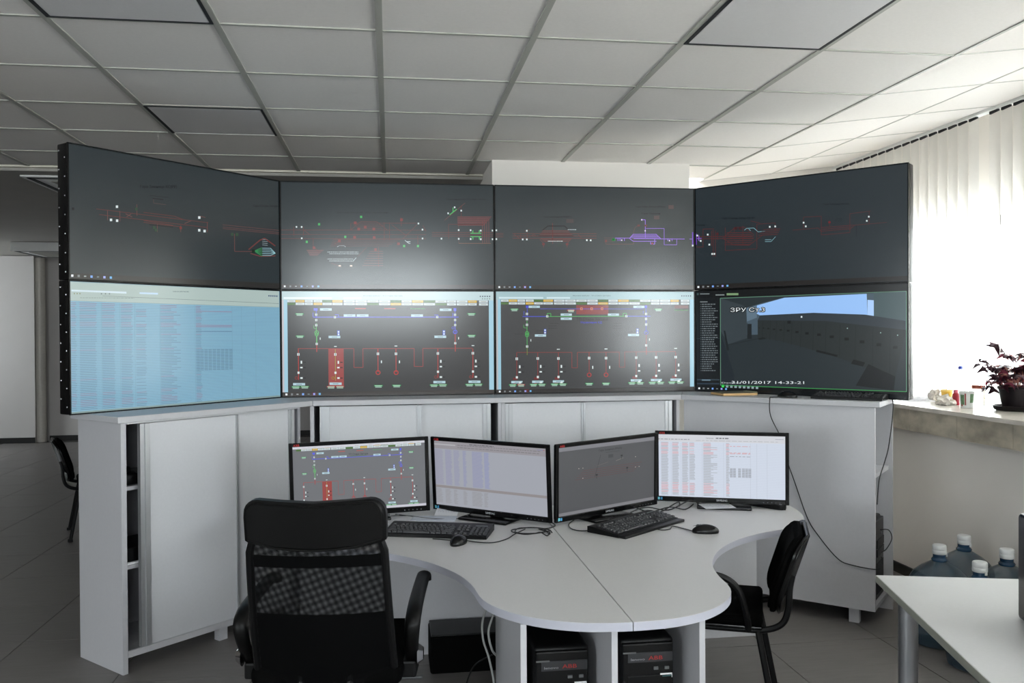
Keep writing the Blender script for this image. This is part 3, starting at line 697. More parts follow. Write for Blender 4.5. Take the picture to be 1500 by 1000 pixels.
def L1(G):
    top = (168, 186, 182); G.poly(((90, 44), (1452, 98), (1452, 205), (90, 170)), top, 0)
    def L(x, y, dy): return y + (x - 90) / 1362 * dy
    G.poly(((100, 97), (455, 108), (455, 121), (100, 108)), (205, 222, 230), 2); G.poly(((540, 111), (660, 114), (660, 126), (540, 122)), (190, 215, 235), 2)
    G.text('События работен ред', 755, 108, 8, (60, 74, 76), 105); G.line(300, 137, 1450, 180, (96, 110, 108), 2); G.line(90, 170, 1452, 205, (120, 140, 140), 2)
    for k in range(6): sw(G, 118 + 18 * k if k < 3 else 215 + 26 * k, L(150, 122, 20), 4, (130, 140, 110) if k < 3 else (110, 125, 125))
    for k in range(5): sw(G, 1385 + 13 * k, 129 + k * 0.4, 4, (50, 70, 110))
    rnd = random.Random(11)
    dashes(G, 155, 505, 152, 4, (128, 146, 142), rnd, 3, 12)
    cols = [(96, 132), (150, 262), (295, 382), (418, 495), (515, 585), (675, 780), (905, 945)]
    n = 62
    for r in range(n):
        v = (r + 0.5) / n
        def Y(x):
            t = (x - 90) / 1362; a = 178 + (210 - 178) * t; b = 900 + (795 - 900) * t; return a + (b - a) * v
        red = r in (1, 2, 4, 7, 8, 11, 12, 13, 52, 53, 56, 57, 58, 59) or rnd.random() < 0.05
        G.poly(((92, Y(92) - 1.6), (1450, Y(1450) - 1.3), (1450, Y(1450) + 1.3), (92, Y(92) + 1.6)), (108, 146, 168), 1)
        c = (124, 118, 140) if red else (96, 130, 150)
        for i, (a, b) in enumerate(cols):
            if i == 4 and rnd.random() < 0.25: continue
            e = b - rnd.uniform(0, 12)
            if i == 5: e = b + rnd.choice((-35, -20, 0, 0, 25))
            G.poly(((a, Y(a) - 3), (e, Y(e) - 3), (e, Y(e) + 1.5), (a, Y(a) + 1.5)), c, 3)
        if 28 <= r <= 41:
            for a in range(905, 1140, 27): G.rect(a, Y(a) - 3, a + 22, Y(a) + 1.5, (88, 116, 136), 3)
        if r in (3, 12, 13, 16): G.poly(((905, Y(905) - 2), (1140, Y(1140) - 2), (1140, Y(1140) + 2), (905, Y(905) + 2)), (134, 104, 124) if r != 16 else (80, 104, 130), 4)
    for x in (292, 412, 508, 672, 900, 1142, 1204, 1296):
        t = (x - 90) / 1362; G.line(x, 178 + 32 * t, x, 900 - 105 * t, (112, 150, 170), 1.6, 2)
    G.poly(((90, 905), (1452, 790), (1452, 800), (90, 916)), (128, 150, 148), 2)
panel(P0, P1, ZB, ZS, (126, 172, 196), 'lower left display screen showing a pale blue table of rows', L1, crop(90, 1455, 42, 98, 916, 800), True)

BT1 = 'wowwgowwwwgwogwwwow'; BT2 = 'gwwowwwwgwowwwgwwww'
def buttons(G, xs, y1, y2, h):
    cc = {'w': (196, 208, 212), 'o': (214, 178, 70), 'g': (70, 106, 48)}
    for (a, b), k1, k2 in zip(xs, BT1, BT2):
        for k, y in ((k1, y1), (k2, y2)):
            G.rect(a, y, b, y + h, cc[k], 3)
            if k != 'g': G.rect(a + (b - a) * 0.22, y + h * 0.4, b - (b - a) * 0.2, y + h * 0.62, (150, 152, 140), 4)
def tagbox(G, x, y, w=54, h=14): G.rect(x, y, x + w * 1.5, y + h, (176, 204, 214), 3); G.rect(x + 22, y + h * 0.4, x + w * 1.1, y + h * 0.65, (110, 130, 140), 4)
def flag(G, x, y, w=56, c=(40, 140, 80)):
    G.rect(x, y, x + w, y + 10, c, 3); G.rect(x + 5, y + 3, x + w - 6, y + 7, (190, 225, 200), 4); G.rect(x + 8, y + 10, x + w - 8, y + 18, (150, 180, 165), 3)
def feeder(G, x, yt, yb, side=True, ctop=470, c=(190, 58, 52), vals=None):
    G.line(x, yt, x, yb, c, 4)
    sw(G, x, ctop, 8); G.rect(x - 2, ctop - 8, x + 2, ctop + 8, (60, 66, 68), 5)
    if side:
        for dy, w, h in ((55, 5, 10), (92, 8, 5), (165, 8, 6)): G.rect(x + 20 - w, ctop + dy - h, x + 20 + w, ctop + dy + h, WHT, 4); G.rect(x + 33, ctop + dy - 3, x + 50, ctop + dy + 3, (34, 36, 38), 4)
        sw(G, x, ctop + 128, 7); G.ring(x - 15, ctop + 165, 9, (150, 50, 46), 3)
def L2(G):
    bar = (184, 206, 210); G.rect(28, 36, 1480, 97, bar, 0)
    G.rect(40, 78, 370, 92, (222, 234, 238), 2); G.rect(450, 78, 572, 92, (222, 234, 238), 2); G.text('PROCESS DISPLAY - ТП СТАРА ЗАГОРА', 585, 72, 8, (95, 108, 112), 270)
    for k in range(5): sw(G, 1390 + 16 * k, 69, 4, (60, 70, 90)); sw(G, 1405 + 16 * min(k, 3), 86, 3, (80, 90, 90))
    G.rect(40, 97, 65, 742, (158, 200, 218), 1); G.rect(28, 97, 40, 742, (190, 186, 192), 1); G.rect(1448, 97, 1480, 722, (158, 200, 218), 1)
    xs = [(65, 120), (122, 182), (185, 240), (245, 303), (306, 370), (373, 443), (450, 527), (530, 610), (613, 690), (693, 770), (773, 845), (848, 917), (920, 997), (1000, 1078), (1080, 1157), (1160, 1222), (1226, 1302), (1305, 1365), (1380, 1442)]
    buttons(G, xs, 98, 117, 16)
    common(G)
    taskbar(G, 28, 1480, 0, 30, 742, 722, (58, 54, 52), 54, 38, 7, 7); G.rect(228, 742, 258, 764, (80, 40, 44), 2)
def common(G, title=False):
    BL = (88, 92, 220); RD = (168, 62, 58); GN = (96, 190, 104)
    G.line(240, 217, 1240, 214, BL, 5); G.rect(245, 155, 272, 172, BL, 3); G.path([(262, 165), (262, 225)], BL, 4); G.path([(240, 185), (240, 215)], BL, 4); G.rect(1205, 152, 1224, 172, BL, 3); G.line(1215, 165, 1215, 330, BL, 4)
    G.path([(1200, 185), (1200, 210)], BL, 4); G.path([(390, 200), (415, 200), (415, 215)], BL, 4); G.path([(1072, 200), (1098, 200), (1098, 212)], BL, 4)
    G.path([(262, 260), (262, 330)], GN, 4); G.path([(245, 275), (245, 295), (262, 300)], GN, 3); G.ring(264, 325, 13, GN, 4); G.ring(264, 338, 11, GN, 4); G.line(264, 345, 264, 400, GN, 6); G.line(264, 408, 264, 460, RD, 6)
    G.ring(1215, 318, 13, BL, 5); G.line(1215, 332, 1215, 455, RD, 6); G.ring(1200, 290, 8, BL, 3)
    for x, y in ((262, 200), (262, 238), (262, 273), (264, 404), (390, 218), (1092, 215), (1215, 198), (1215, 235), (1215, 270), (1215, 397)): sw(G, x, y, 7); G.rect(x - 2, y - 7, x + 2, y + 7, (80, 84, 86), 5)
    for x, y in ((287, 367), (1237, 362)): G.rect(x - 8, y - 9, x + 1, y + 9, (34, 38, 38), 3); G.rect(x - 2, y - 8, x + 4, y + 8, WHT, 4)
    for x, y in ((288, 155), (450, 197), (539, 197), (913, 196), (1110, 155), (345, 347), (1072, 344)): tagbox(G, x, y, 54, 17)
    for x, y in ((405, 310), (1129, 306)): G.rect(x, y, x + 17, y + 36, (60, 90, 205), 3); sw(G, x + 9, y + 10, 5); sw(G, x + 9, y + 27, 5)
    for x, y in ((120, 190), (122, 345), (1300, 186), (1300, 338)): flag(G, x, y)
    G.rect(528, 153, 603, 160, (176, 84, 80), 3); G.rect(728, 153, 806, 160, (176, 84, 80), 3); G.text('Контролен ключ', 908, 160, 8, (70, 180, 80), 102)
    G.path([(135, 437), (518, 436), (518, 568), (580, 568), (580, 436), (932, 435), (932, 560), (992, 560), (992, 434), (1335, 432)], RD, 3)
    G.rect(343, 437, 448, 697, (150, 66, 64), 1)
    for x, y in ((138, 477), (1095, 469), (1336, 467)): feeder(G, x, 437, 655 if x < 1000 else 640, True, y)
    feeder(G, 391, 440, 660, True, 477, (150, 150, 70)); G.ring(375, 642, 9, (150, 150, 60), 4)
    for x in (683, 807): feeder(G, x, 437, 600, False, 472); G.ring(x, 603, 14, (178, 52, 48), 6); G.rect(x + 20, 519, x + 27, 537, WHT, 4)
    for x, y in ((392, 421), (807, 417), (1337, 413)): G.rect(x - 9, y - 2, x + 9, y + 3, WHT, 4)
    for x, y in ((100, 677), (350, 673), (1063, 661), (1305, 658)): tagbox(G, x, y, 55, 17)
    for x, y in ((90, 699), (1038, 685), (1283, 681)): flag(G, x, y, 58); flag(G, x + 60, y - 2, 60, (44, 120, 62))
    flag(G, 330, 697, 60, (150, 40, 46)); flag(G, 391, 696, 60, (150, 40, 46)); flag(G, 655, 690, 60); flag(G, 780, 688, 60)
panel(P1, P2, ZB, ZS, (58, 58, 59), 'lower display second from the left, with a red filled column in its circuit diagram', L2, crop(28, 1480, 38, 35, 772, 748))

def L3(G):
    bar = (158, 188, 194); G.rect(50, 42, 1404, 97, bar, 0); BL = (70, 78, 200); RD = (140, 48, 46); GN = (70, 170, 84)
    G.rect(70, 80, 372, 92, (200, 222, 228), 2); G.rect(395, 80, 555, 92, (200, 222, 228), 2); G.text('PROCESS DISPLAY - ТП СТАРА ЗАГОРА', 572, 75, 8, (80, 96, 100), 260)
    for k in range(5): sw(G, 1322 + 15 * k, 72, 3.5, (50, 60, 80))
    G.rect(62, 97, 82, 720, (150, 195, 214), 1); G.rect(50, 97, 62, 720, (176, 176, 180), 1); G.rect(1376, 97, 1404, 702, (150, 195, 214), 1)
    k = (1373 - 84) / (1442 - 65)
    xs = [(84 + (a - 65) * k, 84 + (b - 65) * k) for a, b in [(65, 120), (122, 182), (185, 240), (245, 303), (306, 370), (373, 443), (450, 527), (530, 610), (613, 690), (693, 770), (773, 845), (848, 917), (920, 997), (1000, 1078), (1080, 1157), (1160, 1222), (1226, 1302), (1305, 1365), (1380, 1442)]]
    buttons(G, xs, 98, 117, 15)
    G.rect(597, 137, 817, 200, (128, 46, 46), 1); G.text('ТП Стара Загора', 596, 242, 17, (3, 3, 4), 215); G.text('Управление КД', 624, 262, 13, (60, 66, 210), 148)
    G.line(262, 148, 262, 215, BL, 4); G.rect(253, 140, 271, 156, BL, 3); G.rect(1066, 138, 1083, 156, BL, 3); G.line(1075, 150, 1075, 325, BL, 4); G.line(230, 215, 395, 215, BL, 5); G.line(940, 213, 1105, 213, BL, 5); G.line(350, 162, 1060, 162, BL, 3)
    G.path([(240, 178), (240, 205)], BL, 4); G.path([(1056, 175), (1056, 195)], BL, 4); G.ring(1076, 326, 13, BL, 4); G.line(1076, 338, 1076, 480, RD, 5)
    G.line(398, 215, 940, 213, GN, 4); G.path([(398, 212), (398, 194), (423, 194), (423, 214)], GN, 4); G.path([(917, 212), (917, 193), (940, 193), (940, 212)], GN, 4)
    G.path([(260, 245), (260, 480)], GN, 4); G.ring(260, 330, 12, GN, 4); G.ring(260, 343, 12, GN, 4); G.path([(238, 272), (238, 292), (258, 294)], GN, 3); G.line(260, 432, 260, 482, RD, 5)
    for x in (632, 702, 773): sw(G, x, 161, 8, (200, 120, 100)); G.rect(x - 3, 156, x + 3, 166, (140, 50, 48), 5)
    for x, y in ((260, 197), (260, 233), (260, 272), (260, 422), (398, 214), (940, 213), (1075, 197), (1075, 232), (1075, 270), (1075, 415)): sw(G, x, y, 7); G.rect(x - 2, y - 7, x + 2, y + 7, (60, 64, 66), 5)
    for x, y in ((285, 379), (1097, 375)): G.rect(x - 2, y - 8, x + 3, y + 8, WHT, 4)
    for x, y in ((272, 140), (490, 194), (490, 222), (813, 194), (988, 140), (313, 338), (950, 335)): tagbox(G, x, y, 51, 16)
    for x, y in ((375, 301), (1008, 298)): G.rect(x, y, x + 16, y + 34, (56, 80, 190), 3); sw(G, x + 8, y + 9, 5); sw(G, x + 8, y + 26, 5)
    flag(G, 148, 160, 54); flag(G, 1134, 160, 52); flag(G, 534, 167, 54, (160, 34, 50)); G.rect(1272, 138, 1365, 158, (96, 46, 46), 2); G.text('Контролен ключ', 1270, 174, 8, (64, 165, 60), 95)
    for a, y in ((418, 264), (406, 282), (406, 298), (848, 264), (848, 282), (848, 298), (318, 315), (178, 338)): dashes(G, a, a + 60, y, 4, (34, 36, 38), random.Random(a + y), 3, 9)
    G.path([(190, 463), (565, 463), (565, 570), (603, 570), (603, 463), (890, 461), (890, 566), (927, 566), (927, 460), (1278, 458)], RD, 3)
    for x, y in ((189, 507), (332, 505), (473, 505), (1006, 500), (1143, 499), (1278, 497)): feeder(G, x, 463, 650, True, y, RD); G.rect(x - 26, y + 130, x, y + 146, (110, 40, 40), 2)
    for x in (683, 799): feeder(G, x, 463, 610, False, 503, RD); G.ring(x, 619, 13, (165, 44, 44), 6); G.rect(x + 21, 557, x + 28, 577, WHT, 4)
    for x, y in ((473, 441), (799, 439), (1278, 436)): G.rect(x - 10, y - 2, x + 10, y + 3, WHT, 4)
    for x, y in ((151, 660), (293, 658), (434, 656), (968, 650), (1106, 648), (1241, 646)): tagbox(G, x, y, 51, 16)
    for i, (x, y) in enumerate(((135, 682), (277, 680), (420, 678), (950, 670), (1090, 668), (1225, 666))): flag(G, x, y, 52); flag(G, x + 56, y - 1, 54, (150, 34, 44) if i == 0 else (44, 120, 62))
    flag(G, 656, 674, 54); flag(G, 771, 673, 54)
    taskbar(G, 50, 1404, 0, 28, 719, 702, (38, 35, 34), 72, 35, 7, 6); G.rect(240, 716, 268, 738, (84, 36, 38), 2)
panel(P2, P3, ZB, ZS, (55, 56, 58), 'lower display third from the left, circuit diagram with a red block at its top', L3, crop(50, 1404, 43, 43, 745, 728))

def L4(G):
    D = (30, 36, 40)
    G.poly(((44, 45), (1415, 5), (1415, 50), (44, 85)), (14, 16, 18), 0); G.poly(((46, 85), (200, 82), (205, 690), (48, 695)), (17, 20, 23), 0)
    fr = (96, 138, 116)
    G.poly(((208, 85), (1408, 52), (1408, 695), (208, 662)), (38, 46, 50), 0)
    # camera picture: bright window, dark hall with a row of switch cabinets
    G.poly(((350, 160), (480, 120), (630, 84), (1408, 55), (1408, 300), (350, 330)), (70, 86, 98), 1)
    G.poly(((450, 135), (630, 86), (1160, 66), (1165, 205), (820, 188), (470, 200), (450, 190)), (150, 192, 245), 2)
    G.poly(((380, 150), (450, 135), (450, 215), (385, 240)), (92, 112, 128), 2)
    G.poly(((1165, 105), (1205, 108), (1205, 212), (1165, 206)), (170, 205, 250), 2); G.poly(((1205, 60), (1405, 60), (1405, 240), (1205, 210)), (66, 84, 88), 2)
    G.poly(((470, 200), (820, 186), (1150, 200), (1405, 242), (1405, 300), (900, 240), (455, 232)), (44, 53, 60), 3)
    G.poly(((455, 232), (900, 240), (1405, 300), (1400, 340), (1340, 600), (1140, 540), (980, 480), (820, 430), (600, 370), (455, 345)), (36, 42, 43), 3)
    for x, y0, y1 in ((490, 236, 352), (540, 238, 362), (580, 238, 372), (630, 240, 385), (680, 242, 400), (740, 246, 415), (820, 250, 432), (900, 255, 455), (990, 262, 485), (1090, 272, 520), (1200, 285, 555), (1310, 300, 590)): G.line(x, y0, x - 6, y1, (29, 34, 36), 3, 4)
    for x, y, s in ((465, 283, 4), (493, 284, 5), (525, 288, 6), (563, 292, 7), (606, 297, 8), (655, 302, 9), (712, 311, 10), (777, 320, 11), (855, 329, 12), (937, 343, 13), (1032, 358, 14), (1130, 376, 15), (1237, 395, 15), (1340, 412, 14)): G.rect(x - s, y - s * 0.65, x + s, y + s * 0.65, (18, 21, 23), 5)
    G.rect(650, 236, 672, 256, (20, 23, 25), 5); G.poly(((455, 350), (500, 346), (510, 355), (465, 362)), (22, 26, 28), 5)
    G.poly(((840, 428), (975, 462), (970, 474), (835, 440)), (17, 20, 22), 5); G.poly(((1075, 490), (1150, 510), (1135, 536), (1060, 518)), (17, 20, 22), 5)
    G.poly(((208, 85), (350, 130), (380, 150), (385, 350), (260, 390), (208, 300)), (52, 61, 66), 2); G.poly(((230, 300), (240, 300), (265, 430), (250, 432)), (26, 31, 34), 4); G.line(260, 395, 500, 345, (30, 35, 38), 4, 4); G.line(385, 250, 388, 350, (36, 42, 44), 3, 4)
    G.rect(388, 256, 415, 356, (28, 33, 36), 4); G.poly(((208, 320), (250, 440), (300, 600), (290, 660), (208, 660)), (31, 38, 44), 3)
    G.poly(((1170, 520), (1340, 600), (1330, 690), (1090, 660)), (20, 23, 26), 4); sw(G, 742, 212, 5, (220, 230, 235))
    for x, y in ((1037, 288), (1248, 318), (1355, 334)): sw(G, x, y, 3, (150, 180, 175))
    for a in (((208, 85), (1412, 52)), ((208, 85), (208, 664)), ((1410, 52), (1410, 697)), ((208, 662), (1412, 697))): G.path(a, fr if a[0][1] < 300 else (60, 150, 80), 4, 6)
    [G.text('ЗРУ Ст.3', 272 + a, 176 + b, 26, (8, 9, 10), 230, 7) for a, b in ((-5, 0), (5, 0), (0, 5), (0, -5), (-4, -4), (4, 4), (4, -4), (-4, 4))]; G.text('ЗРУ Ст.3', 272, 176, 26, (225, 232, 235), 230, 8); G.text('31/01/2017 14-33-21', 278, 651, 18, (225, 232, 235), 480, 8)
    G.text('Devices', 212, 650, 9, (200, 210, 212), 130, 8)
    sw(G, 57, 56, 6, (60, 80, 80)); G.rect(72, 52, 135, 58, (120, 130, 132), 3); G.rect(176, 60, 235, 66, (140, 150, 150), 3); G.rect(250, 52, 328, 66, (120, 150, 110), 3)
    rnd = random.Random(5); G.rect(72, 105, 122, 111, (120, 128, 130), 3)
    for k in range(31):
        y = 122 + 14.7 * k; sw(G, 77, y + 2, 2, (110, 120, 122)); dashes(G, 84, 84 + rnd.choice((66, 82, 90, 105)), y + 5, 6, (108, 116, 120), rnd, 3, 11)
    G.line(46, 352, 203, 350, (50, 62, 66), 2); G.rect(50, 622, 200, 630, (48, 62, 72), 3); G.rect(50, 648, 200, 656, (44, 58, 72), 3); G.rect(82, 625, 140, 632, (110, 135, 150), 4)
    for k in range(9): sw(G, 223 + 28.3 * k, 667 + k * 1.2, 8, (60, 220, 90) if k == 0 else (140, 160, 165))
    taskbar(G, 48, 1415, 0, 30, 668, 695, (9, 11, 13), 64, 30, 7, 6)
panel(P3, P4, ZB, ZS, (16, 19, 22), 'lower right display screen showing a camera picture with date and time', L4, crop(44, 1418, 40, 3, 697, 745))

# ================================================================== the double desk
DCX, ZD = 0.685, 0.67
half = [(0.0, 2.398), (0.13, 2.412), (0.25, 2.465), (0.345, 2.555), (0.402, 2.67), (0.423, 2.84), (0.465, 2.99), (0.555, 3.15), (0.68, 3.285), (0.82, 3.38), (0.97, 3.445), (1.075, 3.53), (1.15, 3.66), (1.19, 3.81), (1.195, 3.94), (1.165, 4.04), (1.09, 4.09)]
hs = [(p.x, p.y) for p in smooth([(x, y, 0) for x, y in half], 4)]
def desk(sign, label, panels):
    t = thing('desk', label, 'desk', (DCX, 0, 0), 0, 'halves of the double desk')
    poly = [(0.0012 + x if i == 0 else x, y) for i, (x, y) in enumerate(hs)] + [(0.0012, 4.09)]
    poly[0] = (0.0012, poly[0][1])
    poly = [(sign * x, y) for x, y in poly]
    if sign < 0: poly = poly[::-1]
    bm = newbm(); prism(bm, poly, ZD - 0.026, ZD)
    bmesh.ops.bevel(bm, geom=[e for e in bm.edges if abs(e.verts[0].co.z - e.verts[1].co.z) < 1e-5], offset=0.0015, segments=1, affect='EDGES')
    top = obj('desktop', bm, M_top, t, True)
    bm = newbm(); pp = poly[:len(hs)] if sign > 0 else poly[::-1][:len(hs)]
    # edge band strip just proud of the curved edge
    ring = []
    for i, (x, y) in enumerate(pp):
        a = pp[max(0, i - 1)]; b = pp[min(len(pp) - 1, i + 1)]; d = Vector((b[0] - a[0], b[1] - a[1])).normalized(); n = Vector((d.y, -d.x)) * (1 if sign > 0 else -1)
        ring.append([bm.verts.new((x + n.x * k, y + n.y * k, z)) for k, z in ((-0.001, ZD - 0.0255), (0.0006, ZD - 0.0255), (0.0006, ZD - 0.0008), (-0.001, ZD - 0.0008))])
    for A, Bq in zip(ring, ring[1:]):
        for k in range(4): bm.faces.new((A[k], A[(k + 1) % 4], Bq[(k + 1) % 4], Bq[k]))
    obj('edge_band', bm, M_edge, top, True)
    e = sign * 1.1
    B('modesty_panel', M_lam, t, (min(sign * 0.002, e), 4.048, 0.0, max(sign * 0.002, e), 4.066, ZD - 0.0265))
    B('side_panel', M_lam, t, *panels)
    return t
desk(-1, 'left half of the curved white double desk, with two monitors and a keyboard', [(0.374 - DCX, 2.505, 0, 0.392 - DCX, 3.12, ZD - 0.0265)])
td = desk(1, 'right half of the curved white double desk, with two monitors and a keyboard', [(0.922 - DCX, 2.505, 0, 0.940 - DCX, 3.12, ZD - 0.0265)])
B('side_panel', M_lam, td, (0.636 - DCX, 2.455, 0, 0.654 - DCX, 3.10, ZD - 0.0265))
t = thing('computer_holder', 'grey open holder with shelf and back board under the desk tip', 'desk shelf', (DCX, 0, 0))
B('bottom_board', M_lamin, t, (0.393 - DCX, 2.52, 0.085, 0.635 - DCX, 3.10, 0.103), (0.655 - DCX, 2.52, 0.085, 0.921 - DCX, 3.10, 0.103))
B('back_board', M_lamin, t, (0.393 - DCX, 3.101, 0.0, 0.921 - DCX, 3.115, ZD - 0.028))
tower('black computer tower with dark paper on top in the left desk bay', (0.520, 2.63, 0.103), 0, 0.175, 0.42, 0.425, 'desk computer towers', True)
tower('black computer tower with white sticker in the right desk bay', (0.795, 2.63, 0.103), 0, 0.175, 0.42, 0.435, 'desk computer towers', True)

# ---- desk monitors
MWd, MH = 0.616, 0.338
def monitor(loc, yaw, tilt, roll, base, label, draw, baserect, bz=None):
    bx, by = baserect
    t = thing('desk_monitor', label, 'monitor', (bx, by, ZD), yaw, 'desk monitors')
    # stand
    B('base_plate', M_blkgl, t, (-0.125, -0.09, 0.0, 0.125, 0.11, 0.012), bev=0.005, sm=True)
    B('stand_neck', M_blk, t, (-0.035, 0.035, 0.010, 0.035, 0.065, 0.20), bev=0.006)
    # head in its own frame
    c, s = math.cos(yaw), math.sin(yaw); dx, dy = loc[0] - bx, loc[1] - by
    h = Matrix.Translation((dx * c + dy * s, -dx * s + dy * c, loc[2] - ZD)) @ Matrix.Rotation(-roll, 4, 'Y') @ Matrix.Rotation(-tilt, 4, 'X')
    w, hh = MWd / 2, MH / 2; b = 0.017; bb = 0.024
    def part(name, m, *bx_, bev=0.0, par=t, sm=False):
        bm = newbm()
        for q in bx_: box(bm, *q, bev=bev)
        o = obj(name, bm, m, par, sm)
        if par is t: o.matrix_local = h
        return o
    sh = part('shell', M_blk, (-w + 0.014, 0.004, -hh + 0.006, w - 0.014, 0.030, hh - 0.006), bev=0.006, sm=True)
    part('bezel', M_blkgl, (-w, -0.006, -hh, -w + b, 0.008, hh), (w - b, -0.006, -hh, w, 0.008, hh), (-w + b, -0.006, hh - b, w - b, 0.008, hh), (-w + b, -0.006, -hh, w - b, 0.008, -hh + bb), bev=0.002)
    B('rear_hump', M_blk, sh, (-0.13, 0.030, -0.11, 0.13, 0.06, 0.10), bev=0.01)
    sw_, sh_ = MWd - 2 * b, MH - b - bb
    S = Gfx(sw_, sh_); S.rect(0, 0, 1, 1, base, -1); scr = S.build('screen', M_mon, t); scr.matrix_local = h @ Matrix.Translation((0, 0.001, -hh + bb))
    G = Gfx(sw_, sh_); draw(G); gr = G.build('display_graphics', M_mon, scr); gr['kind'] = 'stuff'
    # maker's marks and lamps on the bezel
    K = Gfx(MWd, MH, lambda x, y: (x / 100, y / (MH / MWd * 100))); HY = MH / MWd * 100
    K.text('ABB', 3.2, 2.45, 1.7, (190, 36, 36), 4.4); K.text('SAMSUNG', 46.5, HY - 1.3, 1.5, (190, 192, 196), 8.0)
    for k in range(5): K.rect(81 + 3.0 * k, HY - 1.9, 81.6 + 3.0 * k, HY - 1.4, (120, 122, 126))
    K.rect(2.0, HY - 3.3, 3.6, HY - 1.2, (110, 190, 205)); K.rect(4.2, HY - 3.2, 5.6, HY - 1.2, (60, 140, 190))
    o = K.build('lettering', M_print, t); o['kind'] = 'stuff'; o.matrix_local = h @ Matrix.Translation((0, -0.0064, -hh))
    return t
def scada_small(G):
    f = crop(28, 1480, 38, 35, 772, 748); g0 = G.conv
    G.conv = lambda x, y: (f(x, y)[0], (f(x, y)[1] - 0.075) / 0.875)
    buttons(G, [(65, 120), (122, 182), (185, 240), (245, 303), (306, 370), (373, 443), (450, 527), (530, 610), (613, 690), (693, 770), (773, 845), (848, 917), (920, 997), (1000, 1078), (1080, 1157), (1160, 1222), (1226, 1302), (1305, 1365), (1380, 1442)], 98, 117, 18)
    common(G); G.text('ТП Стара Загора', 640, 196, 17, (32, 34, 36), 215); G.line(660, 205, 840, 202, (60, 110, 90), 4)
    G.conv = g0; G.rect(0, 0, 1, 0.035, (205, 206, 214), 4); G.rect(0, 0.965, 1, 1, (196, 196, 206), 4)
def tbl_grey(G):
    G.rect(0, 0, 1, 0.12, (147, 144, 149), 0); G.rect(0.0, 0.045, 0.2, 0.065, (172, 171, 176), 1); rnd = random.Random(2)
    dashes(G, 0.33, 0.55, 0.035, 0.015, (100, 99, 104), rnd, 2, 0.02)
    for v in (0.055, 0.09): dashes(G, 0.22, 0.95, v, 0.012, (122, 119, 124), rnd, 2, 0.02)
    for k in range(5): sw(G, 0.93 + 0.013 * k, 0.03, 0.004, (109, 109, 168) if k < 4 else (168, 50, 50))
    for a, b, c in ((0.0, 0.085, (149, 149, 168)), (0.10, 0.165, (146, 147, 171)), (0.18, 0.235, (147, 149, 171)), (0.265, 0.30, (144, 147, 174)), (0.35, 0.45, (144, 147, 174)), (0.46, 0.51, (141, 146, 178))):
        for r in range(44):
            v = 0.13 + r * 0.0125; e = b - rnd.uniform(0, 0.015); G.rect(a, v, e, v + 0.009, c, 1)
    G.rect(0, 0.69, 1, 0.73, (141, 136, 137), 2)
    for r in range(18):
        v = 0.745 + r * 0.0125
        for a, b in ((0.0, 0.07), (0.09, 0.15), (0.17, 0.21), (0.26, 0.30), (0.34, 0.44), (0.45, 0.49)): G.rect(a, v, b - rnd.uniform(0, 0.02), v + 0.006, (144, 144, 147), 1)
def dark_map(G):
    G.rect(0, 0, 1, 0.06, (122, 122, 128), 1); G.rect(0, 0.955, 1, 1, (122, 122, 126), 1)
    G.text('Гара Зимница (РР620)', 0.40, 0.125, 0.028, (34, 35, 37), 0.24); G.rect(0.47, 0.15, 0.62, 0.156, (58, 62, 62)); G.rect(0.5, 0.19, 0.55, 0.24, (64, 66, 68))
    RD = (98, 66, 64)
    for k, v in enumerate((0.38, 0.41, 0.44, 0.47, 0.50)): G.line(0.16 + 0.02 * (4 - k), v, 0.86 - 0.02 * k, v - 0.005, RD, 0.006)
    G.line(0.36, 0.50, 0.42, 0.18, (54, 55, 57), 0.004); G.line(0.38, 0.34, 0.5, 0.30, (110, 100, 96), 0.005); G.line(0.58, 0.30, 0.66, 0.27, (130, 124, 118), 0.006)
    for x, v in ((0.20, 0.34), (0.24, 0.34), (0.24, 0.49), (0.79, 0.28), (0.79, 0.44), (0.83, 0.44)): sw(G, x, v, 0.004, (200, 190, 180))
    for x, v in ((0.38, 0.46), (0.70, 0.42), (0.64, 0.22)): G.rect(x - 0.010, v, x + 0.010, v + 0.022, (34, 36, 38), 3); G.rect(x - 0.002, v, x + 0.002, v + 0.07, (36, 38, 40), 3)
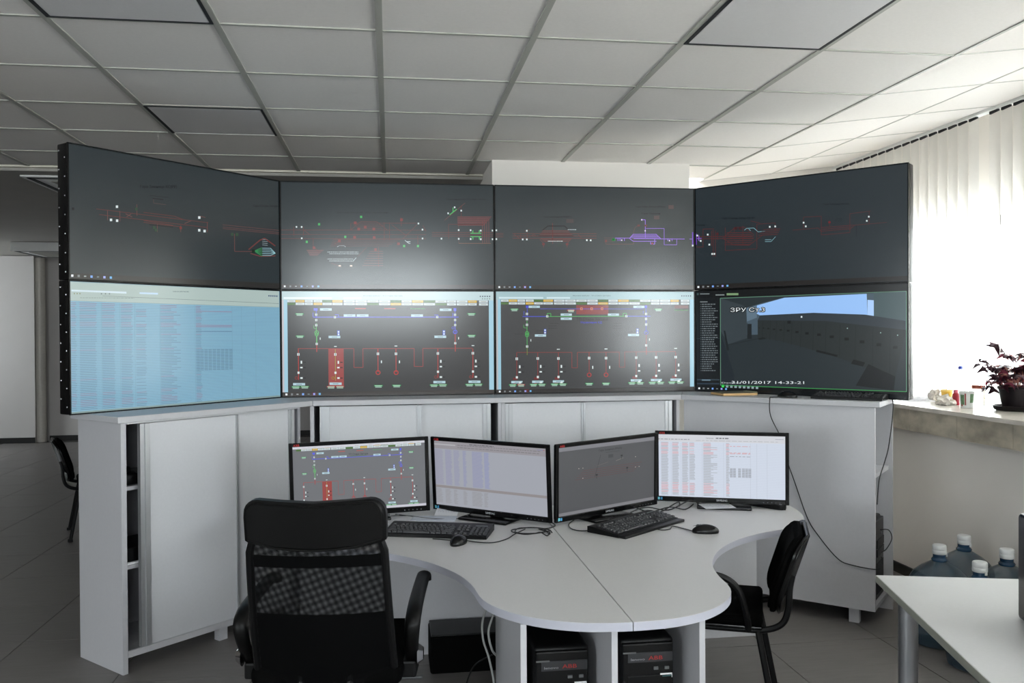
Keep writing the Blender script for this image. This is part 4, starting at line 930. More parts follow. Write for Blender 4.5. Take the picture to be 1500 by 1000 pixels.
def tbl_white(G):
    rnd = random.Random(9); G.rect(0, 0, 1, 0.115, (206, 208, 214), 0); G.text('Събития', 0.38, 0.06, 0.018, (70, 72, 78), 0.06); dashes(G, 0.46, 0.56, 0.058, 0.016, (96, 98, 104), rnd, 2, 0.02)
    dashes(G, 0.0, 0.25, 0.085, 0.014, (150, 152, 158), rnd, 2, 0.02); dashes(G, 0.3, 0.95, 0.095, 0.008, (172, 174, 180), rnd, 2, 0.03)
    for k in range(5): sw(G, 0.93 + 0.013 * k, 0.05, 0.004, (120, 124, 150))
    cols = [(0.02, 0.08), (0.11, 0.165), (0.19, 0.24), (0.25, 0.295), (0.36, 0.44), (0.54, 0.57)]
    n = 58
    for r in range(n):
        v = 0.125 + r * 0.0148
        red = r in (1, 2, 3, 6, 7, 10, 11, 12) or 44 <= r <= 54 and rnd.random() < 0.7
        c = (212, 156, 158) if red else (164, 168, 174)
        G.rect(0, v + 0.010, 1, v + 0.0125, (190, 198, 214), 1)
        for i, (a, b) in enumerate(cols):
            if i == 3 and (13 > r > 4 and r % 2 or 40 < r < 44): continue
            e = b + (rnd.choice((-0.02, 0, 0.03)) if i == 4 else -rnd.uniform(0, 0.01)); G.rect(a, v, e, v + 0.007, c, 2)
        if 27 <= r <= 36:
            for a in (0.57, 0.595, 0.635, 0.665, 0.69, 0.715): G.rect(a, v, a + 0.022, v + 0.008, (140, 144, 152), 2)
        if r in (3, 10, 11, 14): dashes(G, 0.57, 0.73, v + 0.007, 0.007, (210, 140, 140) if r != 14 else (130, 132, 140), rnd, 3, 0.03)
    for x in (0.10, 0.18, 0.245, 0.35, 0.52, 0.73, 0.78, 0.86): G.rect(x, 0.125, x + 0.0016, 1, (176, 182, 196), 2)
monitor((-0.135, 3.923, 0.858), 0.071, -0.01, 0.022, (108, 110, 114), 'leftmost desk monitor, circuit diagram on it, partly behind the office chair', scada_small, (-0.130, 3.955))
monitor((0.432, 3.812, 0.857), -0.666, -0.062, -0.003, (158, 161, 170), 'second desk monitor from the left, angled, showing a pale grey table', tbl_grey, (0.447, 3.835))
monitor((0.965, 3.771, 0.859), 0.496, -0.026, 0.011, (80, 81, 84), 'third desk monitor from the left, angled, with a nearly empty dark grey screen', dark_map, (0.945, 3.800))
monitor((1.548, 3.909, 0.860), -0.364, -0.013, 0.001, (206, 214, 228), 'rightmost desk monitor showing a white table with reddish rows', tbl_white, (1.570, 3.930))

# ---- keyboards and mice
def keyboard(loc, rz, label, w=0.445, d=0.165, rest=0.0):
    t = thing('keyboard', label, 'keyboard', loc, rz, 'black keyboards')
    bm = newbm(); prism(bm, [(-d / 2, 0), (d / 2, 0), (d / 2, 0.026), (d / 2 - 0.02, 0.028), (-d / 2, 0.013)], -w / 2, w / 2, M=Matrix(((0, 0, 1, 0), (1, 0, 0, 0), (0, 1, 0, 0), (0, 0, 0, 1))))
    obj('body', bm, M_blk, t)
    if rest:
        bm = newbm(); box(bm, -w / 2, -d / 2 - rest, 0.0, w / 2, -d / 2, 0.012, 0.003); obj('palm_rest', bm, M_blk, t, True)
    bm = newbm(); sl = math.atan(0.0145 / (d - 0.02))
    p = 0.0190 * w / 0.445
    def key(x, y, kw, kd=0.0150):
        zz = 0.013 + (y + d / 2) * math.tan(sl)
        a = [(-kw / 2, -kd / 2, 0), (kw / 2, -kd / 2, 0), (kw / 2, kd / 2, 0), (-kw / 2, kd / 2, 0)]; q = 0.0022
        b = [(-kw / 2 + q, -kd / 2 + q, 0.0075), (kw / 2 - q, -kd / 2 + q, 0.0075), (kw / 2 - q, kd / 2 - q, 0.0075), (-kw / 2 + q, kd / 2 - q, 0.0075)]
        va = [bm.verts.new((x + i[0], y + i[1], zz + i[2])) for i in a]; vb = [bm.verts.new((x + i[0], y + i[1], zz + i[2] + i[1] * math.tan(sl))) for i in b]
        bm.faces.new(vb)
        for k in range(4): bm.faces.new((va[k], va[(k + 1) % 4], vb[(k + 1) % 4], vb[k]))
    x0 = -w / 2 + 0.022; y0 = -d / 2 + 0.020
    rows = [[1.25, 1.25, 1.25, 6.25, 1.25, 1.25, 1.25, 1.25], [2.25] + [1] * 10 + [2.75], [1.75] + [1] * 11 + [2.25], [1.5] + [1] * 12 + [1.5], [1] * 13 + [2]]
    for r, row in enumerate(rows):
        x = x0
        for kw in row: key(x + kw * p / 2 - p / 2, y0 + r * p * 0.98, kw * p - 0.003); x += kw * p
    yf = y0 + 5 * p * 0.98 + 0.007
    for k in range(13):
        key(x0 + p * (k + (1 if k > 0 else 0) + (0.5 if k > 4 else 0) + (0.5 if k > 8 else 0)) * 0.96, yf, p - 0.003)
    xn = x0 + p * 15.35
    for r in (3, 4, 5):
        for k in range(3): key(xn + p * k, (y0 + r * p * 0.98) if r < 5 else yf, p - 0.003)
    for k in range(3): key(xn + p * k, y0, p - 0.003)
    key(xn + p, y0 + p * 0.98, p - 0.003)
    xm_ = xn + p * 3.3
    for r in range(5):
        for k in range(4): key(xm_ + p * k, y0 + r * p * 0.98, p - 0.003)
    o = obj('keys', bm, M_key, t); o['kind'] = 'stuff'
    B('status_lights', mat('lamp_grey', (90, 95, 98), 0.4), t, (xm_, yf - 0.004, 0.027, xm_ + 0.05, yf + 0.003, 0.0295))
    return t
def mouse(loc, rz, label):
    t = thing('computer_mouse', label, 'mouse', loc, rz, 'black computer mice')
    bm = newbm(); bmesh.ops.create_uvsphere(bm, u_segments=20, v_segments=12, radius=1)
    for v in bm.verts:
        x, y, z = v.co; zz = max(z, -0.25)
        v.co = (x * (0.031 + 0.003 * y), y * 0.056, (zz + 0.25) * 0.028 * (1 - 0.22 * max(0, y) ** 2))
    obj('shell', bm, M_blkgl, t, True)
    bm = newbm(); bmesh.ops.create_cone(bm, segments=14, radius1=0.009, radius2=0.009, depth=0.006, cap_ends=True, matrix=T(0, 0.03, 0.0255) @ Matrix.Rotation(R(90), 4, 'Y')); obj('scroll_wheel', bm, M_key, t, True)
    bm = newbm(); tube(bm, [(0, 0.018 + 0.004 * k, 0.0352 - 0.0011 * k) for k in range(9)], 0.0008, 4); obj('button_gap', bm, M_dark, t)
    return t
keyboard((0.197, 3.60, ZD), R(-17), 'black keyboard on the left desk half, just right of the office chair', 0.435, 0.18)
keyboard((1.030, 3.590, ZD), R(38.8), 'black keyboard with palm rest on the right desk half, turned at an angle', 0.44, 0.16, 0.035)
keyboard((2.385, 4.245, ZW), AR + R(-2), 'black keyboard on the cabinet worktop under the right display', 0.36, 0.13)
mouse((0.262, 3.405, ZD), R(-25), 'black mouse on the left desk half in front of the keyboard')
mouse((1.288, 3.425, ZD), R(75), 'black mouse on the right desk half beside the keyboard')
mouse((2.130, 4.425, ZW), AR + R(80), 'black mouse on the cabinet worktop left of its keyboard')

# ---- cables
def cable(name, pts, r, m, label, k=6, group=None):
    pts = smooth(pts, k); c = pts[0].copy()
    bm = newbm(); tube(bm, [p - c for p in pts], r, 6); o = obj(name, bm, m, None, True); o.location = c
    return tag(o, label, 'cable', group)
zc = ZD + 0.003
cable('mouse_cable', [(0.235, 3.452, zc), (0.20, 3.475, zc), (0.165, 3.49, zc)], 0.0022, M_cable, 'short black cable between the left mouse and the left keyboard')
cable('mouse_cable', [(0.285, 3.45, zc), (0.34, 3.405, zc), (0.40, 3.39, zc), (0.46, 3.44, zc), (0.505, 3.52, zc), (0.56, 3.60, zc)], 0.0022, M_cable, 'thin black cable from the left mouse to the cable coil')
coil = []
for k in range(30):
    a = k * 0.46; coil.append((0.575 + (0.085 - 0.0008 * k) * math.cos(a) + 0.006 * math.sin(k * 1.7), 3.52 + (0.085 + 0.01 * math.sin(k)) * math.sin(a), zc + 0.0016 * (k % 13)))
cable('cable_coil', coil + [(0.66, 3.60, zc), (0.70, 3.66, zc), (0.66, 3.74, zc + 0.01), (0.57, 3.78, zc + 0.03)], 0.0026, M_cable, 'loose coil of black cable below the second desk monitor', 4)
cable('keyboard_cable', [(0.87, 3.61, zc + 0.01), (0.84, 3.55, zc), (0.79, 3.53, zc), (0.755, 3.57, zc), (0.76, 3.66, zc), (0.80, 3.74, zc)], 0.0022, M_cable, 'black cable looping left of the angled keyboard')
cable('mouse_cable', [(1.245, 3.445, zc), (1.22, 3.50, zc), (1.19, 3.55, zc), (1.16, 3.50, zc), (1.12, 3.49, zc), (1.09, 3.515, zc + 0.004)], 0.0022, M_cable, 'thin black cable from the right mouse to the angled keyboard')
for i, pts in enumerate(([(1.05, 3.80, zc), (1.16, 3.86, zc + 0.02), (1.28, 3.88, zc), (1.40, 3.93, zc + 0.03), (1.47, 3.98, zc)], [(1.02, 3.78, zc), (1.14, 3.80, zc), (1.26, 3.82, zc + 0.025), (1.36, 3.88, zc), (1.44, 3.99, zc)], [(1.10, 3.83, zc + 0.03), (1.20, 3.82, zc), (1.33, 3.90, zc + 0.03), (1.36, 3.96, zc)])):
    cable('monitor_cable', pts, 0.003, M_cable, ['black cable, back one of the tangle between the two right monitors', 'black cable, front one of the tangle between the two right monitors', 'black cable, shortest of the tangle between the two right monitors'][i], 6, 'tangled monitor cables')
cable('monitor_cable', [(0.02, 3.99, zc), (0.10, 3.93, zc), (0.20, 3.86, zc), (0.32, 3.87, zc), (0.42, 3.93, zc + 0.05)], 0.003, M_cable, 'black cable curving under the note below the second monitor')
def fr(x, s, z, d=0.008): p = in_right(s, d, z); return (p[0], p[1], z)
cable('mouse_cable', [(2.118, 4.385, ZW + 0.004), in_right(0.512, 0.03, ZW + 0.004), in_right(0.508, -0.006, ZW - 0.004), in_right(0.512, -0.006, 1.05), in_right(0.565, 0.004, 0.93), in_right(0.60, 0.008, 0.80), in_right(0.635, 0.010, 0.70), in_right(0.70, 0.010, 0.52), in_right(0.755, 0.010, 0.435), in_right(0.85, 0.010, 0.33), in_right(0.92, 0.010, 0.305), in_right(1.045, 0.012, 0.30), in_right(1.05, 0.10, 0.31), in_right(1.035, 0.16, 0.33)], 0.0026, M_cable, 'thin black cable hanging down the front of the right cabinet', 6)
cable('keyboard_cable', [in_right(1.045, 0.22, ZW + 0.012), in_right(1.072, 0.25, ZW - 0.002), in_right(1.074, 0.25, 1.06), in_right(1.06, 0.22, 0.90), in_right(1.05, 0.16, 0.82), in_right(1.04, 0.08, 0.74), in_right(1.036, 0.05, 0.62)], 0.0028, M_cable, 'black cable hanging at the open end of the right cabinet', 6)
cable('tower_cable', [in_right(1.02, 0.21, 0.46), in_right(1.05, 0.27, 0.45), in_right(1.06, 0.30, 0.40), in_right(1.04, 0.26, 0.35), in_right(1.022, 0.22, 0.34)], 0.0026, M_cable, 'short black cable looping at the front of the tower in the right cabinet', 6)

# ---- papers, notebook, small things on the desk
def sheet(name, loc, rz, w, d, label, cat='paper', bend=0.004, ink=True, rx=0):
    t = thing(name, label, cat, loc, rz)
    bm = newbm(); grid(bm, lambda u, v: Vector(((u - 0.5) * w, (v - 0.5) * d, 0.0012 + bend * (math.sin(u * 2.6) * v + 0.3 * u * u))), 6, 6)
    bmesh.ops.solidify(bm, geom=bm.faces[:], thickness=0.0006)
    o = obj('page', bm, M_paper, t, True)
    if ink:
        G = Gfx(w, d)
        rnd = random.Random(int(w * 1000 + loc[0] * 77))
        for k in range(7): dashes(G, 0.1, 0.1 + rnd.uniform(0.4, 0.8), 0.15 + 0.1 * k, 0.018, (150, 150, 165), rnd, 1, 0.08)
        q = G.build('handwriting', M_print, o); q['kind'] = 'stuff'; q.matrix_local = Matrix.Translation((0, -d / 2, 0.0018 + bend)) @ Matrix.Rotation(R(-90), 4, 'X')
    t.rotation_euler = (rx, 0, rz)
    return t
sheet('paper_sheet', (0.005, 3.85, ZD), R(-6), 0.21, 0.21, 'white paper sheet behind the left keyboard', ink=False, bend=0.002)
sheet('paper_note', (0.258, 3.965, ZD + 0.021), R(-14), 0.105, 0.12, 'white note lying below the second monitor', bend=0.003, rx=R(15))
sheet('paper_note', (1.515, 3.875, ZD + 0.0125), R(-2), 0.145, 0.115, 'white note lying on the foot of the rightmost monitor', bend=0.003)
o = B('pad', mat('grey_pad', (196, 202, 212), 0.6), None, (-0.10, -0.05, 0, 0.10, 0.05, 0.004), bev=0.001); o.location = (0.19, 3.875, ZD); o.rotation_euler = (0, 0, R(-12)); tag(o, 'flat grey pad between the left keyboard and the second monitor', 'pad')
t = thing('handset', 'black rounded handset lying behind the rightmost monitor foot', 'handset', (1.755, 3.885, ZD), R(-55))
bm = newbm(); prism(bm, [(p.x, p.y) for p in smooth([(-0.11, -0.018, 0), (0.08, -0.022, 0), (0.105, 0, 0), (0.08, 0.022, 0), (-0.11, 0.018, 0)], 4, True)], 0, 0.024); bmesh.ops.bevel(bm, geom=[e for e in bm.edges], offset=0.004, segments=2, affect='EDGES'); obj('body', bm, M_blk, t, True)
B('key_strip', M_key, t, (-0.08, -0.012, 0.0235, 0.04, 0.012, 0.026), bev=0.001); B('end_cap', M_alu, t, (0.075, -0.012, 0.0235, 0.092, 0.012, 0.0255), bev=0.001)
t = thing('notebook', 'thin tan notebook with dark cover lying on the right cabinet worktop', 'notebook', in_right(0.255, 0.15, ZW), AR + R(48))
B('pages', mat('tan_paper', (208, 170, 120), 0.8), t, (-0.105, -0.075, 0.002, 0.105, 0.075, 0.014)); B('cover', mat('dark_cover', (92, 84, 66), 0.6), t, (-0.108, -0.078, 0.014, 0.108, 0.078, 0.016), (-0.108, -0.078, 0, 0.108, 0.078, 0.002))
bm = newbm(); prism(bm, [(0.10, -0.07), (0.13, -0.03), (0.11, 0.06), (0.09, 0.06)], 0.016, 0.0175); obj('loose_sheet', bm, mat('pale_green_paper', (170, 170, 140), 0.8), t)
bm = newbm(); tube(bm, [(0, 0, 0.004), (0.035, 0.02, 0.004)], 0.0025, 6); o = obj('pen_cap', bm, M_steel); o.location = (-0.0, 3.955, ZD); tag(o, 'small metal clip on the desk under the leftmost monitor', 'clip')

# ---- under the desk
t = thing('black_box', 'black box on the floor under the left desk half', 'box', (0.166, 3.80, 0))
bm = newbm(); box(bm, 0, 0, 0, 0.46, 0.22, 0.165, 0.012, seg=3); obj('body', bm, M_blkfab, t, True); B('lid', M_blk, t, (0.004, 0.004, 0.163, 0.456, 0.216, 0.172), bev=0.004)
cable('white_cable', [(0.372, 3.12, 0.63), (0.352, 3.10, 0.56), (0.362, 3.08, 0.50), (0.340, 3.05, 0.44), (0.350, 3.04, 0.38), (0.372, 3.08, 0.34)], 0.004, M_wcable, 'white cable loop hanging higher beside the desk side panel', 6)
cable('white_cable', [(0.372, 3.13, 0.55), (0.330, 3.12, 0.47), (0.325, 3.10, 0.40), (0.345, 3.08, 0.33), (0.365, 3.10, 0.22), (0.36, 3.2, 0.10), (0.34, 3.3, 0.006)], 0.004, M_wcable, 'white cable loop hanging lower beside the desk side panel', 6)
cable('black_cable', [(0.372, 3.2, 0.30), (0.31, 3.3, 0.22), (0.28, 3.35, 0.10), (0.30, 3.32, 0.02), (0.35, 3.2, 0.006), (0.37, 3.05, 0.006)], 0.003, M_cable, 'black cable curling down to the floor beside the black box', 6)

# ================================================================== office chair
def slab_xz(bm, outline, y0, y1, bev=0.0, warp=None):
    prism(bm, outline, y0, y1, M=Matrix(((1, 0, 0, 0), (0, 0, 1, 0), (0, 1, 0, 0), (0, 0, 0, 1))))
    if bev:
        bmesh.ops.bevel(bm, geom=[e for e in bm.edges if abs(e.verts[0].co.y - e.verts[1].co.y) < 1e-6], offset=bev, segments=3, affect='EDGES')
    bmesh.ops.triangulate(bm, faces=[f for f in bm.faces if len(f.verts) > 4])
    if warp:
        for v in bm.verts: v.co = warp(v.co)
    return bm
oc = thing('office_chair', 'black high-back mesh office chair with armrests, seen from behind', 'office chair', (-0.182, 2.98, 0), R(-7))
def backy(z):
    v = (z - 0.40) / 0.61; return -0.215 - 0.165 * v - 0.025 * math.sin(math.pi * max(0, min(1, v)))
def halfw(z): return 0.226 - 0.018 * (z - 0.40) / 0.6
def bwarp(co): return Vector((co.x, backy(co.z) + co.y + 0.75 * co.x * co.x, co.z))
# headrest pad
w = 0.211
ol = [(-w, 0.885), (-w + 0.012, 0.878), (-0.12, 0.862), (0, 0.855), (0.12, 0.862), (w - 0.012, 0.878), (w, 0.885), (w + 0.001, 0.955)]
for k in range(6): a = R(90 * k / 5); ol.append((w - 0.045 + 0.045 * math.cos(a), 0.968 + 0.045 * math.sin(a)))
ol += [(0.10, 1.009), (0, 1.004), (-0.10, 1.009)]
for k in range(6): a = R(90 + 90 * k / 5); ol.append((-w + 0.045 + 0.045 * math.cos(a), 0.968 + 0.045 * math.sin(a)))
ol.append((-w - 0.001, 0.955))
bm = newbm(); slab_xz(bm, ol, -0.028, 0.03, 0.012, bwarp); hp = obj('headrest', bm, M_leather, oc, True)
bm = newbm(); tube(bm, [bwarp(Vector((x, -0.029, z + 0.006))) for x, z in [(-w + 0.012, 0.882), (-0.12, 0.864), (-0.06, 0.858), (0, 0.856), (0.06, 0.858), (0.12, 0.864), (w - 0.012, 0.882)]], 0.003, 6); obj('piping', bm, M_leather, hp, True)
# frame round the mesh
pts = []
for k in range(13): z = 0.36 + 0.53 * k / 12; pts.append((halfw(z) - 0.010, z))
xt, zt_ = pts[-1]; xb, zb_ = pts[0]
loop = [Vector((x, 0, z)) for x, z in pts[1:-1]] + [Vector((xt - 0.012, 0, zt_)), Vector((xt - 0.05, 0, zt_ + 0.006))] + [Vector((xt * k, 0, zt_ + 0.006)) for k in (0.5, 0.2, -0.2, -0.5)] + [Vector((-xt + 0.05, 0, zt_ + 0.006)), Vector((-xt + 0.012, 0, zt_))]
loop += [Vector((-x, 0, z)) for x, z in reversed(pts[1:-1])] + [Vector((-xb + 0.012, 0, zb_)), Vector((-xb + 0.05, 0, zb_ - 0.006))] + [Vector((xb * k, 0, zb_ - 0.006)) for k in (-0.5, -0.2, 0.2, 0.5)] + [Vector((xb - 0.05, 0, zb_ - 0.006)), Vector((xb - 0.012, 0, zb_))]
bm = newbm(); tube(bm, [bwarp(p) for p in loop], 0.0125, 8, closed=True); obj('back_frame', bm, M_blk, oc, True)
def back_patch(name, z0, z1, off, m, thick=0.0):
    bm = newbm()
    grid(bm, lambda u, v: bwarp(Vector(((u - 0.5) * 2 * (halfw(z0 + (z1 - z0) * v) - 0.012), off, z0 + (z1 - z0) * v))), 16, 10)
    if thick: bmesh.ops.solidify(bm, geom=bm.faces[:], thickness=thick)
    return obj(name, bm, m, oc, True)
back_patch('mesh_outer', 0.37, 0.885, -0.010, M_mesh1); back_patch('mesh_inner', 0.37, 0.885, 0.010, M_mesh2)
back_patch('lumbar_band', 0.800, 0.838, 0.0, M_blkfab, 0.006)
back_patch('lower_panel', 0.375, 0.648, 0.0, M_blkfab, 0.008)
# the seat and what carries it
bm = newbm(); box(bm, -0.24, -0.22, 0.385, 0.24, 0.27, 0.455, 0.03, seg=3); obj('seat', bm, M_blkfab, oc, True)
bm = newbm(); tube(bm, [(0, -0.04, 0.09), (0, -0.04, 0.25)], 0.028, 14); tube(bm, [(0, -0.04, 0.25), (0, -0.04, 0.37)], 0.018, 14); obj('gas_column', bm, M_blk, oc, True)
B('tilt_mechanism', M_blk, oc, (-0.09, -0.16, 0.350, 0.09, 0.10, 0.386), bev=0.008)
bm = newbm(); tube(bm, [(0.06, -0.05, 0.365), (0.22, -0.06, 0.355), (0.29, -0.07, 0.36)], 0.006, 8); obj('lever', bm, M_steel, oc, True)
bm = newbm()
for s in (-1, 1): tube(bm, smooth([(s * 0.06, -0.12, 0.37), (s * 0.07, -0.22, 0.37), (s * 0.08, backy(0.44) + 0.02, 0.44), (s * 0.08, backy(0.55) + 0.02, 0.55)], 4), 0.012, 8)
obj('back_bracket', bm, M_blk, oc, True)
for s in (-1, 1):
    x = 0.274 * s
    path = smooth([(x, 0.25, 0.592), (x, 0.235, 0.618), (x, 0.12, 0.622), (x, -0.05, 0.618), (x, -0.15, 0.606), (x * 0.99, -0.19, 0.57), (x * 0.97, -0.165, 0.50), (x * 0.95, -0.09, 0.42), (x * 0.92, -0.05, 0.395)], 4)
    bm = newbm(); n = len(path)
    rings = []
    for i, p in enumerate(path):
        a = path[max(0, i - 1)]; b = path[min(n - 1, i + 1)]; d = (b - a).normalized(); nrm = Vector((0, -d.z, d.y)); t_ = i / (n - 1)
        hw = 0.025 if t_ < 0.6 else 0.025 - 0.006 * (t_ - 0.6) / 0.4; hh = 0.014
        rings.append([bm.verts.new(p + Vector((hw * math.cos(q), 0, 0)) + nrm * hh * math.sin(q)) for q in [2 * math.pi * k / 12 for k in range(12)]])
    for A, Bq in zip(rings, rings[1:]):
        for k in range(12): bm.faces.new((A[k], A[(k + 1) % 12], Bq[(k + 1) % 12], Bq[k]))
    bm.faces.new(rings[0][::-1]); bm.faces.new(rings[-1])
    ar = obj('armrest', bm, M_leather, oc, True)
    B('arm_bracket', M_blk, oc, (min(s * 0.20, s * 0.278), -0.14, 0.385, max(s * 0.20, s * 0.278), 0.02, 0.44), bev=0.008)
    bm = newbm(); bmesh.ops.create_cone(bm, segments=20, radius1=0.034, radius2=0.020, depth=0.018, cap_ends=True, matrix=T(s * 0.292, -0.13, 0.462) @ Matrix.Rotation(R(90 * s), 4, 'Y')); obj('chrome_cap', bm, M_chrome, ar, True)
for k in range(5):
    a = R(72 * k + 20); dx, dy = math.cos(a), math.sin(a)
    bm = newbm(); tube(bm, [(0, -0.04, 0.095), (dx * 0.14, -0.04 + dy * 0.14, 0.088), (dx * 0.29, -0.04 + dy * 0.29, 0.066)], 0.024, 8, r2=0.015); lg = obj('base_leg', bm, M_blk, oc, True)
    bm = newbm()
    for s in (-1, 1):
        bmesh.ops.create_cone(bm, segments=14, radius1=0.027, radius2=0.027, depth=0.016, cap_ends=True, matrix=T(dx * 0.29 - dy * 0.013 * s, -0.04 + dy * 0.29 + dx * 0.013 * s, 0.027, a + R(90)) @ Matrix.Rotation(R(90), 4, 'Y'))
    tube(bm, [(dx * 0.29, -0.04 + dy * 0.29, 0.027), (dx * 0.29, -0.04 + dy * 0.29, 0.066)], 0.007, 6); obj('caster', bm, M_blk, lg, True)

# ================================================================== visitor chairs
def visitor(loc, rz, label, arm):
    t = thing('visitor_chair', label, 'chair', loc, rz, 'black visitor chairs')
    bm = newbm(); box(bm, -0.225, -0.205, 0.392, 0.225, 0.215, 0.432, 0.018, seg=3)
    for v in bm.verts:
        r_ = (v.co.x / 0.225) ** 2 * (v.co.y / 0.21) ** 2; v.co.x *= 1 - 0.07 * r_; v.co.y *= 1 - 0.07 * r_
    st = obj('seat', bm, M_blkfab, t, True)
    bm = newbm(); box(bm, -0.212, -0.19, 0.380, 0.212, 0.20, 0.394, 0.005); obj('seat_shell', bm, M_blkgl, st, True)
    ww = 0.205
    ol = []
    for cx_, cz_, a0 in ((ww - 0.085, 0.515, -90), (ww - 0.085, 0.645, 0), (-ww + 0.085, 0.645, 90), (-ww + 0.085, 0.515, 180)):
        for k in range(6): a = R(a0 + 18 * k); ol.append((cx_ + 0.085 * math.cos(a), cz_ + 0.085 * math.sin(a)))
    def wp(co): return Vector((co.x * (1 + 0.12 * (co.z - 0.6)), -0.285 - 0.33 * (co.z - 0.5) + co.y + 1.1 * co.x * co.x, co.z))
    bm = newbm(); slab_xz(bm, ol, -0.008, 0.032, 0.014, wp); bk = obj('backrest', bm, M_blkfab, t, True)
    bm = newbm(); slab_xz(bm, [(x * 1.03, 0.58 + (z - 0.58) * 1.03) for x, z in ol], -0.022, -0.006, 0.007, wp); obj('back_shell', bm, M_blkgl, bk, True)
    for s in (-1, 1):
        x = s * 0.19
        bm = newbm(); tube(bm, [(x, 0.17, 0.375), (s * 0.235, 0.235, 0.0)], 0.0125, 8); lg = obj('leg', bm, M_blk, t, True)
        B('foot_cap', M_blk, lg, (s * 0.235 - 0.016, 0.218, 0.0, s * 0.235 + 0.016, 0.252, 0.02), bev=0.003)
        bm = newbm(); tube(bm, [(x, -0.175, 0.375), (s * 0.22, -0.245, 0.0)], 0.0125, 8); lg = obj('leg', bm, M_blk, t, True)
        B('foot_cap', M_blk, lg, (s * 0.22 - 0.016, -0.262, 0.0, s * 0.22 + 0.016, -0.228, 0.02), bev=0.003)
        bm = newbm(); tube(bm, smooth([(x, 0.19, 0.374), (x, -0.10, 0.374), (x, -0.20, 0.378), (x * 0.98, -0.262, 0.405), (x * 0.92, -0.285, 0.46), (x * 0.86, -0.29, 0.53), (x * 0.8, -0.30, 0.58)], 5), 0.0125, 8); obj('frame_tube', bm, M_blk, t, True)
    bm = newbm(); tube(bm, [(-0.19, 0.10, 0.372), (0.19, 0.10, 0.372)], 0.010, 8); tube(bm, [(-0.19, -0.10, 0.372), (0.19, -0.10, 0.372)], 0.010, 8); obj('cross_bar', bm, M_blk, t, True)
    if arm:
        bm = newbm(); tube(bm, smooth([(-0.20, 0.20, 0.376), (-0.245, 0.20, 0.40), (-0.255, 0.19, 0.53), (-0.255, 0.15, 0.586), (-0.255, 0.05, 0.592), (-0.255, -0.045, 0.586), (-0.252, -0.105, 0.54), (-0.245, -0.135, 0.44), (-0.20, -0.14, 0.376)], 5), 0.0125, 8); obj('armrest', bm, M_blk, t, True)
    return t
visitor((1.285, 3.335, 0), R(66), 'black visitor chair at the right side of the desk, facing it', True)
visitor((-2.16, 6.96, 0), R(-70), 'black visitor chair far behind the left cabinet', False)

# ================================================================== table at the right, with a computer on it
t = thing('side_table', 'white table with round metal leg in the right foreground', 'table', (1.633, 2.734, 0), R(-15))
bm = newbm(); box(bm, 0, -0.92, ZD - 0.024, 1.35, 0, ZD, 0.0015, seg=1); obj('tabletop', bm, mat('table_laminate', (184, 184, 184), 0.55, noise=0.02, nscale=120, spec=0.3), t)
B('edge_band', mat('olive_edge', (150, 152, 140), 0.4), t, (-0.0012, -0.92, ZD - 0.0235, 0.0002, 0, ZD - 0.001))
for x, y in ((0.055, -0.155), (1.29, -0.06), (0.055, -0.80), (1.29, -0.86)):
    bm = newbm(); lathe(bm, [(0, 0), (0.030, 0), (0.030, ZD - 0.025), (0, ZD - 0.025)], 24, x, y, 0); lg = obj('leg', bm, M_steel, t, True)
    bm = newbm(); lathe(bm, [(0.031, 0), (0.033, 0.0), (0.033, 0.012), (0.0305, 0.014)], 20, x, y, 0); obj('foot', bm, M_blk, lg, True)
B('frame_rail', M_steel, t, (0.03, -0.86, ZD - 0.055, 0.055, -0.12, ZD - 0.0245), (0.08, -0.065, ZD - 0.055, 1.27, -0.045, ZD - 0.0245))
t = thing('computer_case', 'black rounded case standing on the table at the right picture edge', 'computer', (1.788, 2.262, ZD), R(-15))
bm = newbm(); box(bm, 0, -0.36, 0.0, 0.19, 0, 0.305, 0.012, seg=3); obj('body', bm, M_blkgl, t, True)
B('side_vent', M_dark, t, (-0.001, -0.30, 0.17, 0.001, -0.05, 0.172), (-0.001, -0.30, 0.19, 0.001, -0.05, 0.192), (-0.001, -0.30, 0.21, 0.001, -0.05, 0.212)); B('top_plate', M_blk, t, (0.015, -0.345, 0.3045, 0.175, -0.015, 0.307))

